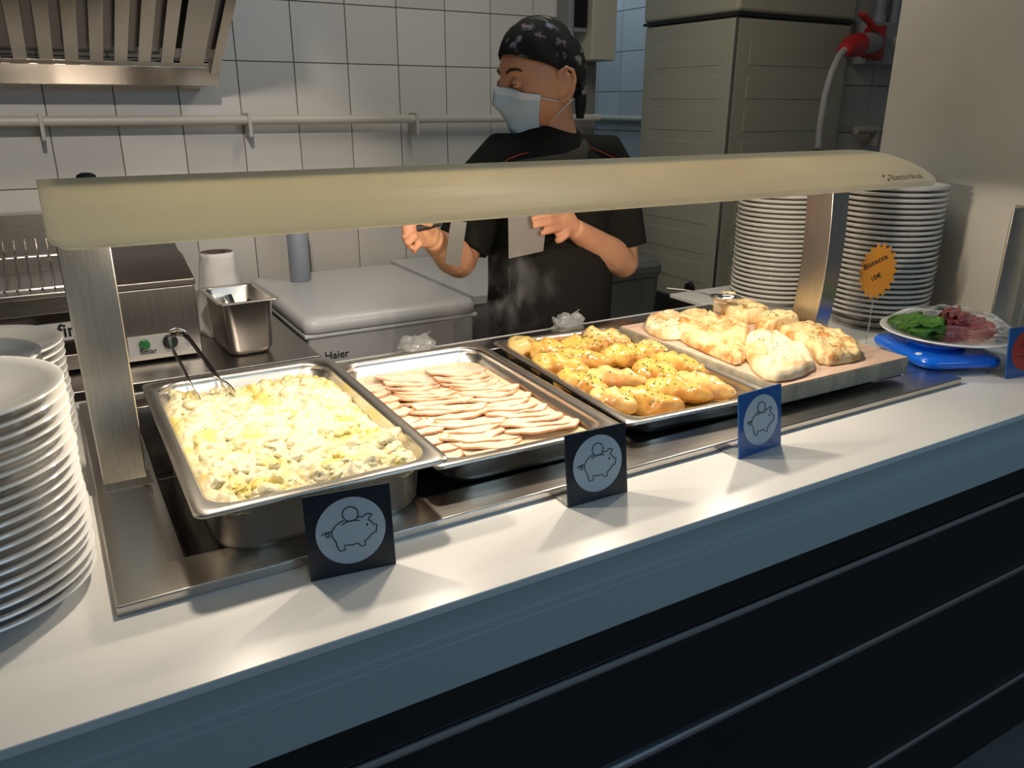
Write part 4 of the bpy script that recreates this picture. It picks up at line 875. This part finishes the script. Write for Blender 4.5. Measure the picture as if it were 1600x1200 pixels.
# ================================================================ CHEF
ch = thing('person', 'person in black chef jacket, patterned bandana and blue face mask, looking aside', 'person', (1.52, 0.83, -0.90))
CO = Vector((1.52, 0.83, -0.90))
HS = 1.09
HC = Vector((1.484, 0.845, 0.600))
fd = Vector((-0.985, -0.03, 0)).normalized(); tilt = 0.20
fwd = (fd * math.cos(tilt) + Vector((0, 0, -math.sin(tilt)))).normalized()
rgt = fwd.cross(Vector((0, 0, 1))).normalized(); upv = rgt.cross(fwd).normalized()
HM = Matrix((rgt, fwd, upv)).transposed().to_4x4(); HM.translation = HC
def G(a, c, s_): return math.exp(-((a[0] - c[0]) ** 2 + (a[1] - c[1]) ** 2 + (a[2] - c[2]) ** 2) / (2 * s_ * s_))
def headpt(d, ex=0.0):
    d = d.normalized(); x, y, z = d
    px = x * 0.077; py = y * 0.098; pz = z * 0.122
    t = max(0, -z)
    px *= 1 - 0.36 * t ** 1.6
    if y < 0: py *= 1 - 0.42 * t ** 1.2
    else: py *= 1 - 0.06 * t
    if y > 0: py *= 1 + 0.06 * (1 - abs(x)) * (1 if z < .1 else .5)
    q_ = Vector((px, py, pz)); nn = q_.normalized()
    for sx in (-1, 1):
        q_ += nn * (-0.011 * G(q_, (0.032 * sx, 0.090, 0.008), 0.013)); q_ += nn * (0.006 * G(q_, (0.030 * sx, 0.094, 0.032), 0.012)); q_ += nn * (0.006 * G(q_, (0.048 * sx, 0.075, -0.018), 0.016))
        q_ += nn * (0.005 * G(q_, (0.052 * sx, 0.02, -0.062), 0.02))
    q_ += Vector((0, 1, 0)) * 0.024 * G(q_, (0, 0.103, -0.022), 0.010); q_ += Vector((0, 1, 0)) * 0.012 * G(q_, (0, 0.103, 0.003), 0.010)
    q_ += Vector((0, 1, 0)) * 0.010 * G(q_, (0, 0.090, -0.100), 0.016)
    return (q_ + nn * ex) * HS
body = MB()
vs = []; fs = []; NU, NV = 56, 40
vs.append(headpt(Vector((0, 0, -1))))
for i in range(1, NV):
    p_ = -PI / 2 + PI * i / NV
    for k in range(NU):
        a = 2 * PI * k / NU; vs.append(headpt(Vector((math.cos(p_) * math.cos(a), math.cos(p_) * math.sin(a), math.sin(p_)))))
vs.append(headpt(Vector((0, 0, 1)))); e = len(vs) - 1
for k in range(NU): fs.append((0, 1 + (k + 1) % NU, 1 + k)); fs.append((e, e - NU + k, e - NU + (k + 1) % NU))
for i in range(NV - 2):
    for k in range(NU): fs.append((1 + i * NU + k, 1 + i * NU + (k + 1) % NU, 1 + (i + 1) * NU + (k + 1) % NU, 1 + (i + 1) * NU + k))
body.add([HM @ q_ for q_ in vs], fs)
for sx in (-1, 1):   # ears: rim, lobe, bowl
    def E(y, z, o_=0.0): return HM @ (Vector(((0.0755 + o_) * sx, y, z)) * HS)
    body.tube([E(0.006, -0.004, .002), E(0.002, 0.014, .010), E(-0.014, 0.021, .016), E(-0.029, 0.012, .019), E(-0.033, -0.008, .017), E(-0.026, -0.030, .012), E(-0.012, -0.046, .006), E(0.001, -0.049, .001), E(0.004, -0.034, -.003)], [0.0045, 0.0052, 0.0055, 0.0055, 0.0055, 0.0055, 0.0068, 0.0062, 0.004], 8)
    body.tube([E(-0.004, 0.005, .006), E(-0.020, 0.002, .011), E(-0.020, -0.016, .009), E(-0.008, -0.032, .003)], [0.004, 0.0045, 0.0045, 0.004], 8)
    body.ell(E(-0.015, -0.009, 0.0), (0.020 * HS, 0.011 * HS, 0.034 * HS), 12, 8)
    body.ell(HM @ (Vector((0.031 * sx, 0.0865, 0.0075)) * HS), (0.0130, 0.0130, 0.0120), 14, 10)
neck_b = Vector((1.545, 0.860, 0.415))
body.tube([neck_b, (neck_b + HC) / 2 + Vector((0.012, 0.004, -0.01)), HC + Vector((0.02, 0.004, 0.0))], [0.070, 0.060, 0.058], 20)
sh_l = Vector((1.712, 0.835, 0.400)); sh_r = Vector((1.345, 0.835, 0.405)); el_l = Vector((1.722, 0.770, 0.120)); el_r = Vector((1.222, 0.800, 0.165))
wr_l = Vector((1.495, 0.690, 0.240)); wr_r = Vector((1.075, 0.640, 0.255))
body.tube([(1.545, .86, .455), (1.535, .85, .425), (1.53, .845, .36), (1.525, .845, .25), (1.52, .845, .10), (1.52, .845, -.02), (1.52, .84, -.10)], [(.062, .055), (.10, .065), (.165, .095), (.165, .110), (.155, .105), (.165, .11), (.15, .10)], 28, ref=(0, 1, 0))
for sh, el, wr in ((sh_l, el_l, wr_l), (sh_r, el_r, wr_r)):
    mid = (sh + el) / 2
    body.tube([sh.lerp(neck_b, .5), sh, mid, el], [0.045, 0.048, 0.048, 0.043], 16)
    body.ell(el, (0.044, 0.042, 0.044), 16, 10)
    body.tube([el, el.lerp(wr, .25), el.lerp(wr, .6), wr], [0.043, 0.047, 0.037, 0.027], 16)
for sx in (-1, 1):
    hp = Vector((1.52 + .09 * sx, .84, -.10)); kn = Vector((1.52 + .10 * sx, .83, -.46)); ak = Vector((1.52 + .10 * sx, .85, -.82))
    body.tube([hp, hp.lerp(kn, .5), kn, kn.lerp(ak, .4), ak], [0.09, 0.078, 0.056, 0.055, 0.038], 16); body.tube([ak, ak + Vector((0, -.10, -.045)), ak + Vector((0, -.15, -.05))], [0.035, 0.032, 0.022], 12)
# left hand (picture right): palm then fingers pointing to the picture left, holding a card
def hand(wr, palm_end, fingers, thumb, pw=0.040, pt_=0.016, ref=(0, -1, 0)):
    body.tube([wr, wr.lerp(palm_end, .35), wr.lerp(palm_end, .8), palm_end], [(0.024, 0.020), (0.034, 0.017), (0.040, 0.015), (0.036, 0.013)], 14, ref=ref)
    for f_ in fingers: body.tube([palm_end.lerp(wr, .3).lerp(Vector(f_[0]), .5)] + [Vector(p) for p in f_], [0.0095] + [0.0096, 0.0088, 0.0080, 0.0068][:len(f_)], 10)
    body.tube([wr.lerp(palm_end, .3)] + [Vector(p) for p in thumb], [0.013, 0.0115, 0.0098, 0.0080], 10)
pe = Vector((1.432, 0.668, 0.272))
hand(wr_l, pe, [[(1.425, .662, .300), (1.395, .650, .306), (1.362, .646, .300), (1.345, .646, .294)],
                [(1.422, .660, .284), (1.390, .644, .288), (1.355, .641, .284), (1.338, .643, .279)],
                [(1.422, .660, .266), (1.388, .642, .269), (1.356, .640, .266), (1.342, .643, .262)],
                [(1.430, .664, .250), (1.402, .648, .250), (1.378, .643, .247), (1.366, .646, .244)]],
     [(1.452, .664, .232), (1.438, .664, .222), (1.428, .672, .216)])
pr = Vector((1.035, 0.615, 0.285))
hand(wr_r, pr, [[(1.028, .605, .300), (1.005, .585, .305), (.985, .580, .292), (.990, .590, .278)],
                [(1.022, .603, .286), (1.000, .580, .288), (.982, .577, .275), (.990, .588, .263)],
                [(1.026, .603, .272), (1.006, .580, .272), (.990, .578, .260), (.998, .590, .250)],
                [(1.034, .606, .260), (1.020, .586, .256), (1.006, .583, .246), (1.012, .593, .238)]],
     [(1.058, .602, .290), (1.040, .586, .300), (1.020, .580, .305)])
def remesh(mb, name, m, vox, parent, smooth=2, cut=None):
    o = mb.build(name, m, smooth=False); r_ = o.modifiers.new('r', 'REMESH'); r_.mode = 'VOXEL'; r_.voxel_size = vox; r_.use_smooth_shade = True
    s_ = o.modifiers.new('s', 'SMOOTH'); s_.iterations = smooth; s_.factor = 0.5
    dg = bpy.context.evaluated_depsgraph_get(); me = bpy.data.meshes.new_from_object(o.evaluated_get(dg)); bpy.data.objects.remove(o)
    if cut: me.transform(Matrix.Identity(4))
    me.transform(Matrix.Translation(-CO)); me.polygons.foreach_set('use_smooth', [True] * len(me.polygons)); me.materials.clear(); me.materials.append(m)
    q_ = bpy.data.objects.new(name, me); C.objects.link(q_); q_.parent = parent; return q_
remesh(body, 'body', skin, 0.0035, ch)
def cpart(mb, name, m, parent=None, **k):
    mb.v = [tuple(Vector(q_) - CO) for q_ in mb.v]; return mb.build(name, m, parent or ch, **k)
# jacket
jk = MB()
jk.tube([(1.580, .902, .490), (1.563, .882, .460), (1.540, .855, .420), (1.53, .845, .38), (1.527, .845, .30), (1.52, .845, .20), (1.52, .845, .08), (1.52, .845, -.06), (1.52, .845, -.14)],
        [(.050, .042), (.076, .058), (.138, .088), (.192, .120), (.190, .132), (.178, .134), (.176, .138), (.185, .140), (.185, .138)], 36, ref=(0, 1, 0))
for sh, el, dx in ((sh_l, el_l, 1), (sh_r, el_r, -1)):
    end = sh.lerp(el, .86)
    jk.tube([sh.lerp(neck_b, .62) + Vector((0, 0, .012)), sh.lerp(neck_b, .15) + Vector((0, 0, .005)), sh.lerp(el, .2), sh.lerp(el, .55), end + Vector((.006 * dx, 0, 0))], [0.046, 0.066, 0.073, 0.070, 0.068], 22)
jo = remesh(jk, 'jacket', cloth_black, 0.006, ch, 4)
def on_jacket(x, z):   # front surface of the finished jacket
    ok, loc, nrm, idx = jo.ray_cast(Vector((x, 0.3, z)) - CO, Vector((0, 1, 0)))
    return (loc + CO + nrm * 0.001) if ok else Vector((x, 0.755, z))
bpy.context.view_layer.update()
PIPES = [[on_jacket(a, b_) for a, b_ in q_] for q_ in ([(1.585, .440), (1.61, .432), (1.64, .422), (1.67, .408), (1.70, .392), (1.718, .37), (1.722, .34)], [(1.41, .425), (1.38, .420), (1.35, .412), (1.32, .395), (1.295, .375)])]
# collar band, crossing at the front
col = MB(); cpts = []
for k in range(25):
    a = 2 * PI * k / 24; cpts.append(Vector((1.549 + 0.079 * math.sin(a), 0.862 - 0.070 * math.cos(a), 0.448 - 0.038 * math.cos(a) + 0.006 * math.sin(a))))
col.tube(cpts, [(0.009, 0.020)] * 25, 10, ref=(0, 0, 1))
cpart(col, 'collar', cloth_collar, sharp=180)
lap = MB(); lap.tube([on_jacket(a, b_) for a, b_ in ((1.590, 0.440), (1.555, 0.415), (1.50, 0.400), (1.43, 0.392), (1.37, 0.388))], [(0.020, 0.008), (0.024, 0.008), (0.024, 0.008), (0.024, 0.007), (0.020, 0.006)], 10, ref=(0, -1, 0))
cpart(lap, 'lapel', cloth_collar, sharp=180)
for pts in PIPES:
    cpart(MB().tube(pts, 0.0016, 6), 'piping', piping_m)
tr_ = MB()
tr_.tube([(1.52, .845, -.10), (1.52, .845, -.22)], [(.182, .135), (.175, .125)], 28, ref=(0, 1, 0))
for sx in (-1, 1):
    hp = Vector((1.52 + .09 * sx, .845, -.16)); ak = Vector((1.52 + .105 * sx, .855, -.85)); tr_.tube([hp, hp.lerp(ak, .5), ak], [0.105, 0.085, 0.070], 18)
remesh(tr_, 'trousers', cloth_black, 0.009, ch, 3)
for sx in (-1, 1):
    cpart(MB().tube([(1.52 + .105 * sx, .91, -.868), (1.52 + .105 * sx, .83, -.862), (1.52 + .105 * sx, .76, -.866), (1.52 + .105 * sx, .68, -.875)], [(.036, .030), (.046, .036), (.047, .030), (.034, .022)], 14, ref=(0, 0, 1)), 'shoe', black_plastic)
ap = MB(); vs = []; fs = []
for i in range(15):
    z = 0.19 - 0.60 * i / 14
    for k in range(17):
        a = math.radians(-80 + 160 * k / 16); ax_, ay_ = (0.190, 0.150) if z > -.1 else (0.200, 0.158)
        vs.append((1.52 + ax_ * math.sin(a), 0.845 - ay_ * math.cos(a) + 0.003 * math.sin(9 * a + z * 8), z))
for i in range(14):
    for k in range(16): a = i * 17 + k; fs.append((a, a + 1, a + 18, a + 17))
ap.add(vs, fs); cpart(ap, 'apron', apron_m, solid=0.003, sharp=180)
cpart(MB().tube([(1.335, .742, .085), (1.333, .740, .150)], 0.005, 8), 'pocket_tool', black_plastic)
# bandana
cp_ = MB(); vs = []; fs = []; NU2, NV2 = 64, 22
def capedge(a):   # lowest elevation of the cap at azimuth a (a=90deg is the face)
    s_ = math.sin(a); return math.radians(33 * max(0, s_) + 9 * (1 - abs(s_)) - 24 * max(0, -s_))
for i in range(NV2 + 1):
    for k in range(NU2):
        a = 2 * PI * k / NU2; lo = capedge(a); p_ = lo + (PI / 2 - lo) * i / NV2
        d = Vector((math.cos(p_) * math.cos(a), math.cos(p_) * math.sin(a), math.sin(p_)))
        ex = 0.007 + 0.006 * math.sin(min(1, i / NV2 * 1.4) * PI / 2) + 0.0022 * math.sin(9 * a + 4 * p_) * (1 - i / NV2) + (0.010 * max(0, -math.sin(a)) * math.cos(p_))
        vs.append(HM @ headpt(d, ex))
for i in range(NV2):
    for k in range(NU2): fs.append((i * NU2 + k, i * NU2 + (k + 1) % NU2, (i + 1) * NU2 + (k + 1) % NU2, (i + 1) * NU2 + k))
cp_.add(vs, fs); cpo = cpart(cp_, 'bandana', cap_m, solid=0.003, sharp=180)
def hp_(x, y, z): return HM @ (Vector((x, y, z)) * HS)
cpart(MB().ell(hp_(-.01, -.108, .005), (0.018, 0.018, 0.016), 14, 10).tube([hp_(-.010, -.108, .0), hp_(-.022, -.100, -.035), hp_(-.030, -.085, -.075), hp_(-.030, -.078, -.105)], [(0.014, 0.008), (0.018, 0.006), (0.018, 0.005), (0.012, 0.004)], 10)
      .tube([hp_(-.005, -.108, .0), hp_(-.004, -.106, -.04), hp_(-.008, -.095, -.08)], [(0.012, 0.007), (0.014, 0.006), (0.010, 0.004)], 10), 'bandana_tie', cap_m, sharp=180)
# eyebrows, eyes
for sx in (-1, 1):
    sf = lambda x, z, e_: HM @ headpt(Vector((x * sx / .077, math.sqrt(max(0.05, 1 - (x / .077) ** 2 - (z / .122) ** 2)), z / .122)), e_)
    cpart(MB().tube([sf(.014, .030, .0005), sf(.026, .035, .001), sf(.038, .035, .001), sf(.047, .030, .0005)], [(0.0030, 0.0015), (0.0042, 0.0018), (0.0036, 0.0016), (0.002, 0.001)], 8, ref=tuple(fwd)), 'eyebrow', hair_m)
    cpart(MB().tube([hp_(.020 * sx, .0985, .0055), hp_(.031 * sx, .1000, .0030), hp_(.042 * sx, .0930, .0055)], [0.0008, 0.0018, 0.0008], 8), 'eye', eye_m)
# mask
mk = MB(); vs = []; fs = []; nu, nv = 30, 22; mi = []
for i in range(nv + 1):
    t = i / nv    # 0 top .. 1 bottom
    for k in range(nu + 1):
        u = (k / nu - .5) * 2
        half = 1.02 - 0.22 * t
        az = u * half * 1.05; el_ = 0.0 - t * 1.22 + 0.08 * (1 - abs(u)) * (1 - t) - 0.20 * abs(u) * (1 - t)
        d = Vector((math.cos(el_) * math.sin(az), math.cos(el_) * math.cos(az), math.sin(el_)))
        b0 = headpt(d, 0.004)
        bul = math.exp(-(u * 1.5) ** 2) * math.sin(PI * min(1, t * .9 + .1)) * 0.016 + 0.002 * math.sin(t * 24) * (1 - u * u)
        vs.append(HM @ (b0 + Vector((0, 1, -0.25)) * bul * HS + Vector((0, 0.3, -1)) * 0.036 * t * t * (1 - u * u)))
for i in range(nv):
    for k in range(nu): a = i * (nu + 1) + k; fs.append((a, a + 1, a + nu + 2, a + nu + 1)); mi.append(1 if i < 2 else 0)
mk.add(vs, fs); mk.mi = mi
mko = cpart(mk, 'face_mask', [mask_m, mask_w], solid=0.0015, sharp=60)
MKV = [Vector(q_) + CO for q_ in mk.v]
for k_ in (0, nu):
    a1 = MKV[(nu + 1) * 1 + k_]; a2 = MKV[(nu + 1) * (nv - 2) + k_]; sx = -1 if k_ == 0 else 1
    back = hp_(.0770 * sx, -.030, -.052)
    cpart(MB().tube([a1, a1.lerp(back, .5) + (upv * -.006), back], 0.0014, 6).tube([a2, a2.lerp(back, .5) + (upv * .004) + rgt * .004 * sx, back], 0.0014, 6), 'mask_loop', mask_w, mko)
# card and blade
cd = MB(); cd.prism([(0, 0), (.098, .008), (.108, .085), (.105, .125), (0, .125)], -0.0015, 0.0015, frame((1.283, 0.655, 0.188), (1, 0, 0.02), (0, 0, 1)))
cdo = cd.build('grey_card', mat('card_grey', (0.20, 0.18, 0.17), 0.5, bump=(20, .2, .002)), bevel=0.001); tag(cdo, 'grey rectangular card held upright in the raised hand', 'card')
bl = thing('kitchen_spatula', 'dull grey flat spatula blade held in the hand at the left', 'spatula')
MB().prism([(0, 0), (.040, -.012), (.062, .085), (.022, .095)], -0.001, 0.001, frame((1.085, 0.598, 0.205), (1, 0.1, 0), (-.35, 0.0, 1))).build('blade', mat('dull_blade', (0.16, 0.16, 0.15), 0.4, 0.5), bl)
MB().tube([(1.075, .597, .295), (1.04, .592, .290), (.99, .588, .285)], 0.008, 10).build('handle', black_plastic, bl)

# ================================================================ STEAM
sm = MB(); sm.ell((0, 0, 0), (0.22, 0.085, 0.12), 24, 14)
vm = bpy.data.materials.new('steam'); vm.use_nodes = True; nt = vm.node_tree; nt.nodes.clear()
out = nt.nodes.new('ShaderNodeOutputMaterial'); pv = nt.nodes.new('ShaderNodeVolumePrincipled'); nt.links.new(pv.outputs[0], out.inputs['Volume'])
pv.inputs['Color'].default_value = (0.95, 0.93, 0.9, 1)
tc = nt.nodes.new('ShaderNodeTexCoord'); mp = nt.nodes.new('ShaderNodeMapping'); mp.inputs['Scale'].default_value = (1.3, 1, .8); nn_ = nt.nodes.new('ShaderNodeTexNoise'); nn_.inputs['Scale'].default_value = 12; nn_.inputs['Detail'].default_value = 4; nn_.inputs['Distortion'].default_value = 1.2
nt.links.new(tc.outputs['Object'], mp.inputs[0]); nt.links.new(mp.outputs[0], nn_.inputs['Vector'])
mr = nt.nodes.new('ShaderNodeMapRange'); mr.inputs['From Min'].default_value = 0.52; mr.inputs['From Max'].default_value = 0.72; mr.inputs['To Min'].default_value = 0; mr.inputs['To Max'].default_value = 6.0
nt.links.new(nn_.outputs['Fac'], mr.inputs['Value'])
ln_ = nt.nodes.new('ShaderNodeVectorMath'); ln_.operation = 'LENGTH'; m3 = nt.nodes.new('ShaderNodeMapping'); m3.inputs['Scale'].default_value = (1 / .22, 1 / .085, 1 / .12); nt.links.new(tc.outputs['Object'], m3.inputs[0]); nt.links.new(m3.outputs[0], ln_.inputs[0])
fo = nt.nodes.new('ShaderNodeMapRange'); fo.inputs['From Min'].default_value = 1.0; fo.inputs['From Max'].default_value = 0.4; fo.inputs['To Min'].default_value = 0; fo.inputs['To Max'].default_value = 1.0; nt.links.new(ln_.outputs['Value'], fo.inputs['Value'])
mu = nt.nodes.new('ShaderNodeMath'); mu.operation = 'MULTIPLY'; nt.links.new(mr.outputs[0], mu.inputs[0]); nt.links.new(fo.outputs[0], mu.inputs[1]); nt.links.new(mu.outputs[0], pv.inputs['Density'])
so_ = sm.build('steam', vm); so_.location = (1.16, 0.560, 0.128); tag(so_, 'faint steam rising behind the sliced meat pan', 'steam', kind='stuff')

# ---------------------------------------------------------------- lift everything so the floor is at z = 0
for o in S.objects:
    if o.parent is None: o.location.z += LIFT
# children of the tiled walls
for o in list(S.objects):
    if o.name.split('.')[0] == 'tile' and o.parent is None: pass
